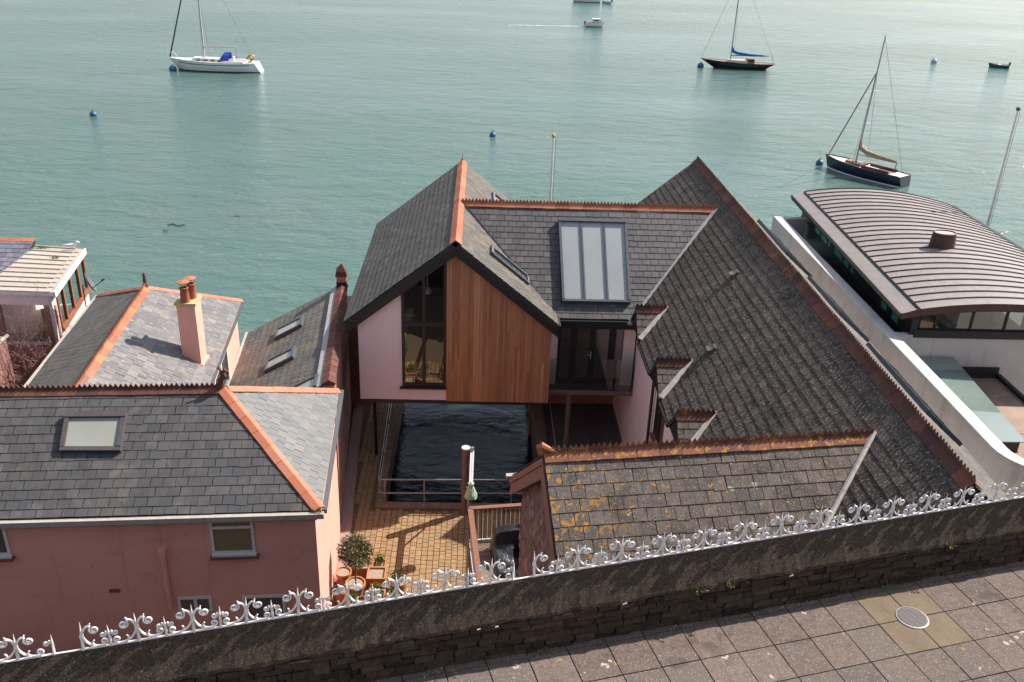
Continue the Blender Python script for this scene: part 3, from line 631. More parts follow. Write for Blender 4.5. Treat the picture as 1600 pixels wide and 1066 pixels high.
# wing sides, floor edge, steel posts
MB().box(WX0, WX0 + .2, YW + .2, 34, ZB, 6.25).build('wall', 'pale_pink', H, occ=True)
MB().box(WXR - .2, WXR, YW + .21, 34, ZB, 6.25).build('wall', 'pale_pink', H, occ=True)
MB().box(WX0, WXR, YW + .0, 27.3, ZB - .13, ZB - .021).build('floor_edge', 'black', H)
MB().box(WX0 + .2, WXR - .2, 27.41, 33.9, 5.4, 5.5).build('ceiling', 'black', H)
MB().box(WX0 + .2, WXR - .2, 27.2, 27.4, ZB - .1, 8.6 - 2.4).build('inner_wall', 'dark_in', H)
for px_, y in ((586, 26.0), ):
    MB().tube([(-3.2, 26.0, .96), (-3.2, 26.0, ZB - .1)], .05, 8).build('post', 'black', H)
MB().tube([(-3.2, 30.5, .96), (-3.2, 30.5, ZB)], .05, 8).build('post', 'black', H)
MB().box(WX0 + .2, WXR - .2, 33.8, 34.0, 2.2, 2.75).build('river_beam', 'black', H)
for k in range(17):
    x = -3.1 + k * .33; MB().box(x - .025, x + .025, 33.9, 33.95, 2.75, 3.75).build('baluster', 'white', H)

# rooflights on the sunny side of the wing
def rooflight(parent, quad, n, h, fmat, gmat, bars=0, fw=.08, name='rooflight'):
    Q = [V(p) for p in quad]; n = V(n).normalized()      # quad order: low-left, low-right, up-right, up-left
    def at(u, v): return (Q[0] * (1 - u) + Q[1] * u) * (1 - v) + (Q[3] * (1 - u) + Q[2] * u) * v
    wu = (Q[1] - Q[0]).length; wv = (Q[3] - Q[0]).length; a, b = fw / wu, fw / wv
    f = MB()
    def bar(u0, u1, v0, v1, hh): f.prism([at(u0, v0), at(u1, v0), at(u1, v1), at(u0, v1)], n * hh)
    bar(0, 1, 0, b, h); bar(0, 1, 1 - b * 1.3, 1, h * 1.25); bar(0, a, b, 1 - b * 1.3, h * 1.1); bar(1 - a, 1, b, 1 - b * 1.3, h * 1.1)
    for k in range(bars):
        u = (k + 1) / (bars + 1); bar(u - a * .3, u + a * .3, b, 1 - b * 1.3, h * 1.05)
    o = f.build(name, fmat, parent)
    for k in range(bars + 1):
        u0 = a if k == 0 else k / (bars + 1) + a * .3; u1 = 1 - a if k == bars else (k + 1) / (bars + 1) - a * .3
        g = MB(); g.poly([at(u0, b) + n * h * .72, at(u1, b) + n * h * .72, at(u1, 1 - b * 1.3) + n * h * .72, at(u0, 1 - b * 1.3) + n * h * .72]); g.build('pane', gmat, o)
    return o
slope_r = (ZR - ZE) / (XE - XR)
def wr(x, y): return V((x, y, ZR - slope_r * (x - XR)))
for (x0, x1, y0, y1) in ((.35, 1.55, 26.1, 26.75), (.45, 1.5, 31.6, 33.0)):
    rooflight(H, [wr(x1, y0), wr(x1, y1), wr(x0, y1), wr(x0, y0)], (slope_r, 0, 1), .11, 'grey_frame', 'dim_glass', fw=.07)

# link block with the big three light roof window, french doors and balcony
CY0, CZ0, CY1, CZ1 = 25.57, 6.23, 28.86, 8.78
BX0, BZ0, BX1, BZ1, BXR = 4.78, 6.23, 8.20, 9.14, 11.62
rc = roof('H', H, [(2.47, CY0, CZ0), (BX0, CY0, CZ0), (7.776, CY1, CZ1), (-.57, CY1, CZ1)], 'slate_new')
roof('H', H, [(2.47, 32.15, CZ0), (BX0, 32.15, CZ0), (7.776, CY1, CZ1), (-.57, CY1, CZ1)], 'slate_new')
ridge(rc, (-.56, CY1, CZ1), (7.80, CY1, CZ1), 19, 'saw', 'terra', .62, .15, lift=.05)
cn = V((0, -(CZ1 - CZ0) / (CY1 - CY0), 1)).normalized()
def oncw(px, py): return onp(px, py, (0, CY0, CZ0), cn)
rooflight(H, [oncw(878, 474), oncw(985, 476), oncw(978, 349), oncw(872, 346)], cn, .16, 'grey_frame', 'blind_g', 2, .075)
MB().beam(V((2.36, 25.60, 6.36)), V((-.50, 28.78, 8.80)), .09, .05, cn).build('valley_flashing', 'black', H)
MB().beam(V((4.66, 25.40, 6.15)), V((7.80, 28.86, 8.83)), .15, .06, (-.5, -.4, 1)).build('valley_flashing', 'lead', H)
MB().beam((2.45, CY0 - .06, 6.15), (4.85, CY0 - .06, 6.15), .11, .10).build('gutter', 'black', H)
MB().box(2.3, 4.97, CY0 + .0, CY0 + .06, 5.90, 6.18).build('fascia', 'black', H)
YD = 25.85
mb = MB(); mb.box(2.30, 2.56, YD, YD + .15, 3.66, 6.2); mb.build('wall', 'pale_pink', H)
mb = MB(); mb.box(4.60, 4.98, YD, YD + .15, 3.66, 6.2); mb.build('wall', 'pale_pink', H)
MB().box(2.56, 4.60, YD, YD + .15, 5.88, 6.2).build('lintel', 'black', H)
dr = MB()
edges = [uy(p, 520, YD).x for p in (873, 876.8, 891.8, 902.3, 922.6, 931.6, 952.6, 963, 975, 977)]; edges[0], edges[-1] = 2.56, 4.60
for k in range(0, 10, 2): dr.box(edges[k], edges[k + 1], YD - .02, YD + .07, 3.9, 5.88)
for k in range(1, 9, 2): dr.box(edges[k], edges[k + 1], YD - .02, YD + .07, 3.9, 4.02); dr.box(edges[k], edges[k + 1], YD - .02, YD + .07, 5.8, 5.88)
fd = dr.build('french_door', 'black', H)
for k in range(1, 9, 2): MB().poly([(edges[k], YD + .02, 4.02), (edges[k + 1], YD + .02, 4.02), (edges[k + 1], YD + .02, 5.8), (edges[k], YD + .02, 5.8)]).build('pane', 'glass', fd)
hx = (edges[4] + edges[5]) / 2 - .03; mb = MB(); mb.box(hx - .012, hx + .012, YD - .035, YD - .02, 4.75, 5.0); mb.beam((hx, YD - .06, 4.9), (hx - .11, YD - .06, 4.9), .018, .018); mb.beam((hx, YD - .06, 4.9), (hx, YD - .02, 4.9), .016, .016); mb.build('handle', 'aluminium', fd)
MB().box(2.4, 4.9, 26.3, 26.33, 3.86, 5.9).build('pane_backing', 'oldboard', H)  # pale board added behind the door panes in place of their reflection
mb = MB(); mb.box(2.3, 5.0, 28.2, 28.25, 3.8, 6.2); mb.box(2.3, 5.0, 26.0, 28.2, 3.72, 3.85); mb.build('room_lining', 'dark_in', H)
bal = MB().box(2.32, 4.96, 25.42, YD - .002, 3.68, 3.83).build('balcony', 'crane', H)
MB().poly([(2.33, 25.455, 3.8), (4.93, 25.455, 3.8), (4.93, 25.455, 4.92), (2.33, 25.455, 4.92)]).build('glass_panel', 'clear', bal)
MB().tube([(4.93, 25.46, 3.7), (4.93, 25.46, 5.9)], .025, 6).build('post', 'black', bal)
MB().tube([(3.0, 25.62, 1.4), (3.0, 25.62, 3.7)], .075, 12).build('column', 'crane', H)
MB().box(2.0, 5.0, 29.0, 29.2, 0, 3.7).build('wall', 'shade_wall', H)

# main range
big = roof('H', H, [(BX0, 34.1, BZ0), (BX1, 34.1, BZ1), (BX1, 12.35, BZ1), (BX0, 11.45, BZ0)], 'slate_old', .26, .235)
big2 = roof('H', H, [(BXR, 34.1, BZ0), (BX1, 34.1, BZ1), (BX1, 12.35, BZ1), (BXR, 13.2, BZ0)], 'slate_gable', .26, .235)
ridge(big, (BX1, 12.4, BZ1), (BX1, 34.1, BZ1), 48, 'saw', 'terra_old', .66, .17, lift=.05)
MB().box(4.99, 5.15, 14.4, YD + .15, 1.0, 6.35).build('wall', 'pale_pink', H, occ=True)
MB().box(11.2, 11.4, 13.6, 34, 1.0, 6.3).build('wall', 'white_render', H)
MB().box(4.99, 5.15, YD + .16, 34, 1.0, 6.35).build('wall', 'pale_pink', H)
MB().box(2.3, 4.98, 31.9, 32.05, 1.0, 6.2).build('wall', 'pale_pink', H)
bn_ = V((-(BZ1 - BZ0) / (BX1 - BX0), 0, 1)).normalized(); bk = (BZ1 - BZ0) / (BX1 - BX0)
def onb(x, y, dz=0): return V((x, y, BZ0 + bk * (x - BX0) + dz))
for y in (24.78, 21.25, 18.5):
    Zr, hw, xf, xb = 6.93, .74, 4.70, 5.60
    dm = roof('H', H, [(xf, y, Zr), (xb, y, Zr), (4.80, y - hw, 6.24), (xf, y - hw, 6.24)], 'slate_near', .26, .235, name='dormer_roof', thick=.06)
    roof('H', H, [(xf, y, Zr), (xb, y, Zr), (4.80, y + hw, 6.24), (xf, y + hw, 6.24)], 'slate_near', .26, .235, name='dormer_roof', thick=.06)
    ridge(dm, (xf - .02, y, Zr), (xb + .02, y, Zr), 2, 'saw', 'terra_old', .72, .14, lift=.05)
    MB().beam(V((xb + .06, y + .03, Zr + .07)), V((4.76, y - hw - .02, 6.30)), .15, .06, (-.4, -.6, 1)).build('valley_flashing', 'mortar', H)
    MB().prism([(xf + .05, y, Zr - .06), (xf + .05, y - hw, 6.18), (xf + .05, y + hw, 6.18)], (.06, 0, 0)).build('dormer_gable', 'black', H)
    if y < 24:
        wf = MB(); wf.box(4.93, 4.99, y - .5, y + .5, 4.5, 5.95); wo = wf.build('window', 'brown', H)
        MB().box(4.922, 4.93, y - .42, y - .03, 4.6, 5.87).build('pane', 'dim_glass', wo); MB().box(4.922, 4.93, y + .03, y + .42, 4.6, 5.87).build('pane', 'dim_glass', wo)
        MB().box(4.86, 4.99, y - .55, y + .55, 4.44, 4.5).build('sill', 'brown', wo)
for y0, y1 in ((22.05, 24.0), (19.3, 20.45)):
    MB().tube([(4.73, y0, 6.17), (4.73, y1, 6.17)], .055, 8).build('gutter', 'black', H)
MB().tube([(4.75, 22.15, 6.15), (4.90, 22.2, 5.9), (4.92, 22.25, 1.2)], .045, 8).build('downpipe', 'black', H)
for x, y in ((7.25, 24.02), (6.08, 21.14)):
    c = onb(x, y, .05); mb = MB(); d = V((1, 0, bk)).normalized(); mb.prism([c - d * .11 + V((0, -.13, 0)) + bn_ * .09, c - d * .11 + V((0, .13, 0)) + bn_ * .09, c + d * .13 + V((0, .13, 0)), c + d * .13 + V((0, -.13, 0))], bn_ * .02); mb.prism([c - d * .10 + V((0, -.12, 0)) - bn_ * .05, c - d * .10 + V((0, .12, 0)) - bn_ * .05, c + d * .1 + V((0, .12, 0)) - bn_ * .05, c + d * .1 + V((0, -.12, 0)) - bn_ * .05], bn_ * .12); mb.build('slate_vent', 'slate_near', big)
for y0, y1 in ((31.2, 27.8), (25.6, 22.9), (20.9, 17.4)):
    q = lambda x, y: V((x, y, BZ1 - bk * (x - BX1)))
    rooflight(H, [q(10.9, y1), q(10.9, y0), q(9.9, y0), q(9.9, y1)], (bk, 0, 1), .12, 'grey_frame', 'dim_glass', 3, .07)

# near wing with lichened slates
A, B_ = V((1.26, 13.98, 8.61)), V((7.59, 14.84, 8.61)); U_ = V((.991, .135, 0)).normalized(); N_ = V((-.135, .991, 0)).normalized(); K = .8
def nw(a, d): return A + U_ * a + N_ * d + V((0, 0, -K * abs(d)))
LB = (B_ - A).length
near = roof('H', H, [nw(0, 0), B_, B_ - U_ * 3.2 - N_ * 2.92 - V((0, 0, K * 2.92)), nw(0, -2.92)], 'slate_near', .262, .245)
nearb = roof('H', H, [nw(0, 0), B_, B_ - U_ * 2.5 + N_ * 3.05 - V((0, 0, K * 3.05)), nw(0, 3.05)], 'slate_near', .262, .245)
ridge(near, nw(0, 0), B_, 15, 'saw', 'terra_lichen', .62, .16, lift=.05)
pts = [B_ - U_ * 1.105 * d - N_ * d - V((0, 0, K * d - .06)) for d in (-.02, .4, .9, 1.4, 2.0, 2.6)]
mb = MB(); mb.tube(pts, [.055, .06, .055, .065, .06, .065], 7); mb.build('valley_fillet', 'mortar', H, True)
# bargeboard of the gable (rear half shows), hung slates on the gable wall
for dd in (3.08, -2.9):
    a, b = nw(-.03, 0), nw(-.03, dd)
    mb = MB(); mb.prism([a - V((0, 0, .05)), b - V((0, 0, .05)), b - V((0, 0, .19)), a - V((0, 0, .19))], U_ * .03); mb.build('bargeboard', 'brown', H)
    mb = MB(); mb.prism([a - V((0, 0, .19)) + U_ * .03, b - V((0, 0, .19)) + U_ * .03, b - V((0, 0, .50)), a - V((0, 0, .50))], U_ * .03); mb.build('bargeboard', 'brown', H)
    mb = MB(); mb.prism([a - V((0, 0, .40)) + U_ * .05, b - V((0, 0, .40)) + U_ * .05, b - V((0, 0, .44)) + U_ * .05, a - V((0, 0, .44)) + U_ * .05], U_ * .24); mb.build('soffit', 'brown', H)
MB().beam(nw(-.1, 3.15), nw(3.2, 3.15), .12, .1).build('gutter', 'lead', H)
gwall = MB(); g = lambda d, z: A + U_ * .24 + N_ * d + V((0, 0, z - A.z))
gwall.prism([g(2.75, 1), g(2.75, 8.61 - K * 2.75 - .2), g(0, 8.4), g(-2.75, 8.61 - K * 2.75 - .2), g(-2.75, 1)], U_ * .2); gwo = gwall.build('wall', 'brown', H, occ=True)
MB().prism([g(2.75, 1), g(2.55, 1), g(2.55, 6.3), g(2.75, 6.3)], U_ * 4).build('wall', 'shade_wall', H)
hs = MB(); z = 1.0; i = 0
while z < 8.3:
    d = -2.75 + (.08 if i % 2 else 0)
    while d < 2.75:
        w = RU(.14, .2); top = 8.61 - K * abs(d) - .3
        if z < top:
            o = RU(0, .012); a_, b_ = g(d, z + RU(-.012, .012)), g(d + w - .006, z + RU(-.012, .012)); t_ = V((0, 0, .22))
            hs.add([a_ - U_ * (.035 + o), b_ - U_ * (.035 + o), b_ + t_ - U_ * .008, a_ + t_ - U_ * .008, a_ - U_ * (.012), b_ - U_ * .012], [[1, 0, 3, 2], [0, 1, 5, 4], [0, 4, 3], [1, 2, 5]], random.random())
        d += w
    z += .19; i += 1
q = hs.build('hung_slates', 'tilehang', gwo); q['kind'] = 'stuff'
p = nw(-.06, 0) + V((0, 0, .05)); mb = MB(); mb.tube([p + U_ * .30, p + U_ * .2 + V((0, 0, .05)), p + U_ * .08 + V((0, 0, .12)), p + V((0, 0, .17)), p - U_ * .03 + V((0, 0, .15)), p - U_ * .0 + V((0, 0, .0))], [.03, .045, .06, .07, .065, .05], 8); mb.build('finial', 'terra', near, True)

# ================================================================ pink house (front block + rear block)
PH = thing('pink_house', 'salmon pink rendered house with hipped slate roof and red ridge tiles', 'house', (-6, 19, 1))
BU, BN = V((.9976, .0698, 0)), V((-.0698, .9976, 0)); KC = V((-3.43, 16.67, 0))
def P(a, b, z): return KC - BU * a + BN * b + V((0, 0, z))
ZEa, ZRi = 5.52, 7.06
r1 = roof('P', PH, [P(-.15, -.15, ZEa), P(2.25, 2.6, ZRi), P(9.6, 2.6, ZRi), P(9.6, -.15, ZEa)], 'slate_pink', .262, .228)
r2 = roof('P', PH, [P(-.15, -.15, ZEa), P(-.15, 5.35, ZEa), P(2.25, 2.6, ZRi)], 'slate_pale2', .25, .23)
r3 = roof('P', PH, [P(-.15, 5.35, ZEa), P(2.25, 2.6, ZRi), P(9.6, 2.6, ZRi), P(9.6, 5.35, ZEa)], 'slate_pink', .262, .228)
ridge(r1, P(9.6, 2.6, ZRi), P(2.32, 2.6, ZRi), 16, 'saw', 'terra_old', .5, .16, lift=.05)
hip_up = (P(0, 0, 1) - P(0, 0, 0)) + BU * .35 - BN * .35
ridge(r1, P(2.25, 2.6, ZRi), P(-.12, -.12, ZEa + .02), 8, 'plain', 'terra_new', .42, .15, up=(.35, -.25, 1), lift=.045)
ridge(r2, P(2.2, 2.65, ZRi), P(-.12, 5.3, ZEa + .02), 8, 'plain', 'terra_new', .42, .15, up=(.35, .25, 1), lift=.045)
# dragon finial at the ridge end
p = P(2.28, 2.6, ZRi + .1); mb = MB()
mb.tube([p - BU * .1, p + V((0, 0, .02)), p - BU * .02 + V((0, 0, .14)), p + BU * .06 + V((0, 0, .24)), p + BU * .02 + V((0, 0, .33)), p + BU * .10 + V((0, 0, .40)), p + BU * .17 + V((0, 0, .35)), p + BU * .15 + V((0, 0, .28))], [.09, .085, .07, .06, .05, .045, .04, .02], 7)
mb.tube([p + BU * .05 + V((0, 0, .2)), p + BU * .13 + V((0, 0, .19)), p + BU * .17 + V((0, 0, .25))], [.04, .035, .012], 6); mb.tube([p + BU * .02 + V((0, 0, .38)), p - BU * .05 + V((0, 0, .47)), p + V((0, 0, .49))], [.03, .025, .012], 6); mb.build('finial', 'terra_old', r1, True)
MB().prism([P(0, 0, .9), P(0, 5.2, .9), P(.25, 5.2, .9), P(.25, 0, .9)], (0, 0, ZEa - 1.0)).build('wall', 'pink', PH, occ=True)
MB().prism([P(.25, 0, .9), P(10.5, 0, .9), P(10.5, .25, .9), P(.25, .25, .9)], (0, 0, ZEa - 1.0)).build('wall', 'pink', PH, occ=True)
MB().beam(P(-.22, -.22, ZEa - .07), P(10, -.22, ZEa - .07), .12, .12).build('gutter', 'gutter', PH)
MB().beam(P(-.05, -.1, ZEa - .18), P(10, -.1, ZEa - .18), .06, .16).build('fascia', 'gutter', PH)
MB().beam(P(-.22, -.1, ZEa - .06), P(-.22, 5.4, ZEa - .06), .10, .10).build('gutter', 'dish', PH)
mb = MB(); leaves(mb, P(-.1, -.2, ZEa + .02), (.16, .05, .03), 60, .05, .2, .8); q = mb.build('moss', 'grass', PH); q['kind'] = 'stuff'
def fwin(px0, py0, px1, py1, kind):
    """a window in the front wall, from its survey corners"""
    wp = (P(0, 0, 0), BN)
    c0, c1 = onp(px0, py0, *wp), onp(px1, py1, *wp); a0 = (KC - c0).dot(BU); a1 = (KC - c1).dot(BU); z1, z0 = c0.z, c1.z
    def bx(u0, u1, v0, v1, y0, y1): return MB().prism([P(u0, y0, v0), P(u1, y0, v0), P(u1, y1, v0), P(u0, y1, v0)], (0, 0, v1 - v0))
    f = MB(); t = .06
    def add(u0, u1, v0, v1, y0=-.03, y1=.06): f.prism([P(u0, y0, v0), P(u1, y0, v0), P(u1, y1, v0), P(u0, y1, v0)], (0, 0, v1 - v0))
    add(a0, a1, z1 - t, z1); add(a0, a1, z0, z0 + t); add(a0, a0 - t, z0 + t, z1 - t); add(a1 + t, a1, z0 + t, z1 - t)
    if kind == 'top': add(a0 - t, a1 + t, z1 - .36, z1 - .29)
    if kind == 'pair': m = (a0 * .48 + a1 * .52); add(m + .035, m - .035, z0 + t, z1 - t)
    o = f.build('window', 'white', PH)
    gm = 'blind_b' if kind == 'top' else 'dim_glass'
    if kind == 'top':
        bx(a0 - t, a1 + t, z0 + t, z1 - .36, -.012, .0).build('pane', gm, o); bx(a0 - t, a1 + t, z1 - .29, z1 - t, -.008, .004).build('pane', gm, o)
    elif kind == 'pair':
        bx(a0 - t, m + .035, z0 + t, z1 - t, -.012, .0).build('pane', gm, o); bx(m - .035, a1 + t, z0 + t, z1 - t, -.012, .0).build('pane', gm, o)
    else: bx(a0 - t, a1 + t, z0 + t, z1 - t, -.012, .0).build('pane', gm, o)
    if kind != 'pair':
        bx(a0 + .04, a1 - .07, z0 - .09, z0 - .045, -.15, .02).build('sill', 'brown', o); bx(a0, a1 - .02, z0 - .045, z0, -.10, .02).build('sill', 'white', o)
fwin(325, 805, 400, 862, 'top'); fwin(-60, 815, 18, 866, 'plain'); fwin(277, 933, 333, 954, 'pair'); fwin(378, 931, 448, 966, 'plain')
pt, pb = onp(251, 862, P(0, -.05, 0), BN), onp(269, 949, P(0, -.05, 0), BN); pt.x = (pt.x + pb.x) / 2; pb.x = pt.x
MB().tube([pb, pt - V((0, 0, .1))], .055, 10).build('soil_pipe', 'pink', PH, True)
MB().obox(pt, BU * .08, BN * .1, V((0, 0, .08))).build('hopper', 'pink', PH)
c = onp(179, 923, P(0, -.01, 0), BN); air = MB().obox(c, BU * .11, BN * .015, V((0, 0, .04))).build('air_brick', 'brown', PH)
bpn = (P(0, -.15, ZEa) + V((0, 0, .02)), (BN * -(ZRi - ZEa) / 2.75 + V((0, 0, 1))))
rooflight(PH, [onp(x, y, *bpn) for x, y in ((95, 708), (190, 708), (200, 648), (105, 649))], bpn[1], .13, 'mauve_frame', 'blind_w', 0, .10)
# rear block
RB = [V((-7.71, 28.12, 5.5)), V((-9.86, 25.75, 6.85)), V((-9.34, 19.2, 6.85)), V((-6.92, 19.2, 5.5)), V((-12.38, 28.29, 5.5)), V((-11.65, 19.2, 5.5))]
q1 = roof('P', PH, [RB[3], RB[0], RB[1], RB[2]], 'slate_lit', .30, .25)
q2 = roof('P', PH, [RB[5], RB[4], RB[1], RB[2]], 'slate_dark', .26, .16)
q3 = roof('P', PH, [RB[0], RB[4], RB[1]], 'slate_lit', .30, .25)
ridge(q1, RB[2], RB[1], 17, 'saw', 'terra', .5, .15, lift=.04)
ridge(q1, RB[1], RB[0], 8, 'plain', 'terra_new', .42, .13, up=(.3, .3, 1), lift=.04); ridge(q2, RB[1], RB[4], 8, 'plain', 'terra', .42, .13, up=(-.3, .3, 1), lift=.04)
p = RB[1] + V((0, 0, .05)); mb = MB(); mb.lathe(p, [(.09, -.02), (.08, .06), (.045, .1), (.06, .2), (.04, .27), (.055, .33), (.035, .40), (.01, .44)], 8); mb.build('finial', 'terra_old', q1, True)
MB().beam(RB[4] + V((-.07, .05, -.05)), RB[5] + V((-.07, 0, -.05)), .12, .11).build('gutter', 'gutter', PH)
MB().beam(RB[0] + V((.04, .05, -.05)), RB[3] + V((.04, 0, -.05)), .07, .08).build('gutter', 'dish', PH)
wa, wb = V((-7.87, 27.95, 0)), V((-7.13, 20.2, 0)); wdir = (wa - wb).normalized(); wnr = V((wdir.y, -wdir.x, 0))
MB().prism([wa + V((0, 0, .9)), wb + V((0, 0, .9)), wb - wnr * .25 + V((0, 0, .9)), wa - wnr * .25 + V((0, 0, .9))], (0, 0, 4.52)).build('wall', 'pink', PH, occ=True)
MB().prism([V((-12.2, 28.1, .9)), V((-11.55, 20.2, .9)), V((-11.3, 20.2, .9)), V((-11.95, 28.1, .9))], (0, 0, 4.5)).build('wall', 'pink', PH, occ=True)
MB().prism([V((-12.2, 28.1, .9)), V((-7.87, 27.95, .9)), V((-7.9, 27.7, .9)), V((-12.0, 27.85, .9))], (0, 0, 4.5)).build('wall', 'pink', PH, occ=True)
def rw(t, z, o=0): return wb + wdir * t + wnr * o + V((0, 0, z))
def rwpt(px, py): c = onp(px, py, wb, wnr); return (c - wb).dot(wdir), c.z
t0, zz0 = rwpt(354, 600); t1, zz1 = rwpt(362, 528)
t0, t1, zz0, zz1 = 3.2, 5.4, 3.35, 5.05
f = MB()
for u0, u1, v0, v1 in ((t0, t1, zz0, zz0 + .08), (t0, t1, zz1 - .08, zz1), (t0, t0 + .08, zz0 + .08, zz1 - .08), (t1 - .08, t1, zz0 + .08, zz1 - .08), ((t0 + t1) / 2 - .05, (t0 + t1) / 2 + .05, zz0 + .08, zz1 - .08)):
    f.prism([rw(u0, v0, -.04), rw(u1, v0, -.04), rw(u1, v0, .05), rw(u0, v0, .05)], (0, 0, v1 - v0))
wo = f.build('window', 'white', PH); MB().prism([rw(t0, zz0, .01), rw(t1, zz0, .01), rw(t1, zz0, .015), rw(t0, zz0, .015)], (0, 0, zz1 - zz0)).build('pane', 'dim_glass', wo)
MB().prism([rw(t0 - .1, zz0 - .1, -.02), rw(t1 + .1, zz0 - .1, -.02), rw(t1 + .1, zz0 - .1, .16), rw(t0 - .1, zz0 - .1, .16)], (0, 0, .1)).build('sill', 'white', wo)
# chimney stack
n1 = (RB[0] - RB[3]).cross(RB[1] - RB[3]).normalized()
c1 = onp(320, 574, RB[3], n1); c2 = onp(283, 560, RB[3], n1)
cw = (c1.x - c2.x); cx, cyy = c2.x, c1.y; dpt = .55
ztop = uy(303, 478, cyy).z; x0 = uy(275, 478, cyy).x; x1 = uy(304, 478, cyy).x
fl = .05; zs = ztop - 1.75
mb = MB(); Z0 = 5.0
mb.hexa([(x0 - fl, cyy - fl, Z0), (x1 + fl, cyy - fl, Z0), (x1 + fl, cyy + dpt + fl, Z0), (x0 - fl, cyy + dpt + fl, Z0), (x0 - fl, cyy - fl, zs), (x1 + fl, cyy - fl, zs), (x1 + fl, cyy + dpt + fl, zs), (x0 - fl, cyy + dpt + fl, zs)])
mb.box(x0, x1, cyy, cyy + dpt, zs, ztop)
ch = mb.build('chimney', 'pink', PH, occ=True)
MB().box(x0 - .04, x1 + .04, cyy - .04, cyy + dpt + .04, ztop, ztop + .07).build('chimney_cap', 'ochre', ch)
for k, (fx, fy) in enumerate(((.46, .2), (.66, .72))):
    c = V((x0 + (x1 - x0) * fx, cyy + dpt * fy, ztop + .06)); mb = MB()
    mb.lathe(c, [(.13, 0), (.125, .05), (.12, .20), (.105, .36), (.12, .38), (.12, .42), (.09, .43), (.085, .3)], 16); mb.build('chimney_pot', 'terra', ch, True)
    mb = MB(); mb.lathe(c, [(.02, .56), (.16, .57), (.16, .585), (.02, .615)], 16)
    for a in range(4): an = a * math.pi / 2; mb.beam(c + V((.09 * math.cos(an), .09 * math.sin(an), .4)), c + V((.11 * math.cos(an), .11 * math.sin(an), .575)), .012, .012, (1, .3, 0))
    mb.build('cowl', 'terra', ch)

# ================================================================ building behind the pink house
BC = thing('parapet_house', 'dark slate lean-to roofed building with brown parapet, behind the pink house', 'house', (-6, 26, 1))
pa, pb_ = V((-4.44, 29.35, 0)), V((-3.80, 22.1, 0)); ea, eb = V((-7.82, 29.0, 3.92)), V((-7.25, 22.0, 3.92))
pd = (pa - pb_).normalized(); pn = V((pd.y, -pd.x, 0))
ta, tb_ = pa - pn * .32 + V((0, 0, 5.55)), pb_ - pn * .32 + V((0, 0, 5.55))
rC = roof('C', BC, [ea, eb, tb_, ta], 'slate_brown', .25, .225)
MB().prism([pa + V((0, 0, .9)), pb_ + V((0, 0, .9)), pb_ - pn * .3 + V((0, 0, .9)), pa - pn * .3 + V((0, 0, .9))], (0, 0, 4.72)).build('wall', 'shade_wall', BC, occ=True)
par = MB().prism([pa + pn * .03 + V((0, 0, 5.62)), pb_ + pn * .03 + V((0, 0, 5.62)), pb_ - pn * .33 + V((0, 0, 5.62)), pa - pn * .33 + V((0, 0, 5.62))], (0, 0, .05)).build('parapet', 'terra_old', BC, occ=True)
npt = 22
for i in range(npt):
    a = pb_ + (pa - pb_) * (i / npt) + pd * .01; b = pb_ + (pa - pb_) * ((i + 1) / npt) - pd * .008
    mb = MB(); z0 = 5.67; o = RU(-.008, .008); mb.prism([a + pn * (.05 + o) + V((0, 0, z0)), a - pn * .14 + V((0, 0, z0 + .11)), a - pn * .34 + V((0, 0, z0)), ], b - a); mb.build('coping_tile', 'terra_old', par)
MB().beam(ta + V((-.07, 0, .05)), tb_ + V((-.07, 0, .05)), .26, .02, pn * -.4 + V((0, 0, 1))).build('lead_flashing', 'lead', BC)
MB().beam(ea + V((-.05, .05, -.03)), eb + V((-.05, 0, -.03)), .12, .10).build('gutter', 'gutter', BC)
MB().prism([V((-7.7, 28.9, .9)), V((-7.4, 24, .9)), V((-7.2, 24, .9)), V((-7.5, 28.9, .9))], (0, 0, 2.95)).build('wall', 'pink', BC)
MB().prism([V((-7.7, 28.9, .9)), V((-4.5, 29.3, .9)), V((-4.5, 29.1, .9)), V((-7.7, 28.7, .9))], (0, 0, 2.95)).build('wall', 'pink', BC)
c = pa - pn * .15 - pd * .15
mb = MB(); mb.obox(c + V((0, 0, 5.75)), pn * .17, pd * .17, V((0, 0, .12))); mb.build('stack_base', 'black', BC)
mb = MB(); mb.obox(c + V((0, 0, 5.97)), pn * .16, pd * .16, V((0, 0, .10))); mb.build('stack_band', 'terra_new', BC)
mb = MB(); mb.add([c + V((0, 0, 6.07)) + pn * a + pd * b for a, b in ((-.2, -.2), (.2, -.2), (.2, .2), (-.2, .2))] + [c + V((0, 0, 6.25)) + pn * a + pd * b for a, b in ((-.17, -.17), (.15, -.17), (.15, .17), (-.17, .17))] + [c + V((0, 0, 6.5)) + pn * .02], [[3, 2, 1, 0], [0, 1, 5, 4], [1, 2, 6, 5], [2, 3, 7, 6], [3, 0, 4, 7], [4, 5, 8], [5, 6, 8], [6, 7, 8], [7, 4, 8]]); mb.build('stack_cap', 'terra_old', BC)
MB().box(-4.75, -3.95, 29.4, 31.4, .9, 4.4).build('wall', 'shade_wall', BC)
cnn = (eb - ea).cross(ta - ea).normalized(); cnn = cnn if cnn.z > 0 else -cnn
lowd = (ea - ta).normalized(); alo = (ea - eb).normalized()
for px_, py_ in ((454, 515), (440, 565), (474, 611)):
    c = onp(px_, py_, ea, cnn) + cnn * .02; h, w = .50, .36
    rooflight(BC, [c + lowd * h - alo * w, c + lowd * h + alo * w, c - lowd * h + alo * w, c - lowd * h - alo * w], cnn, .10, 'grey_frame', 'blind_w', 0, .07)

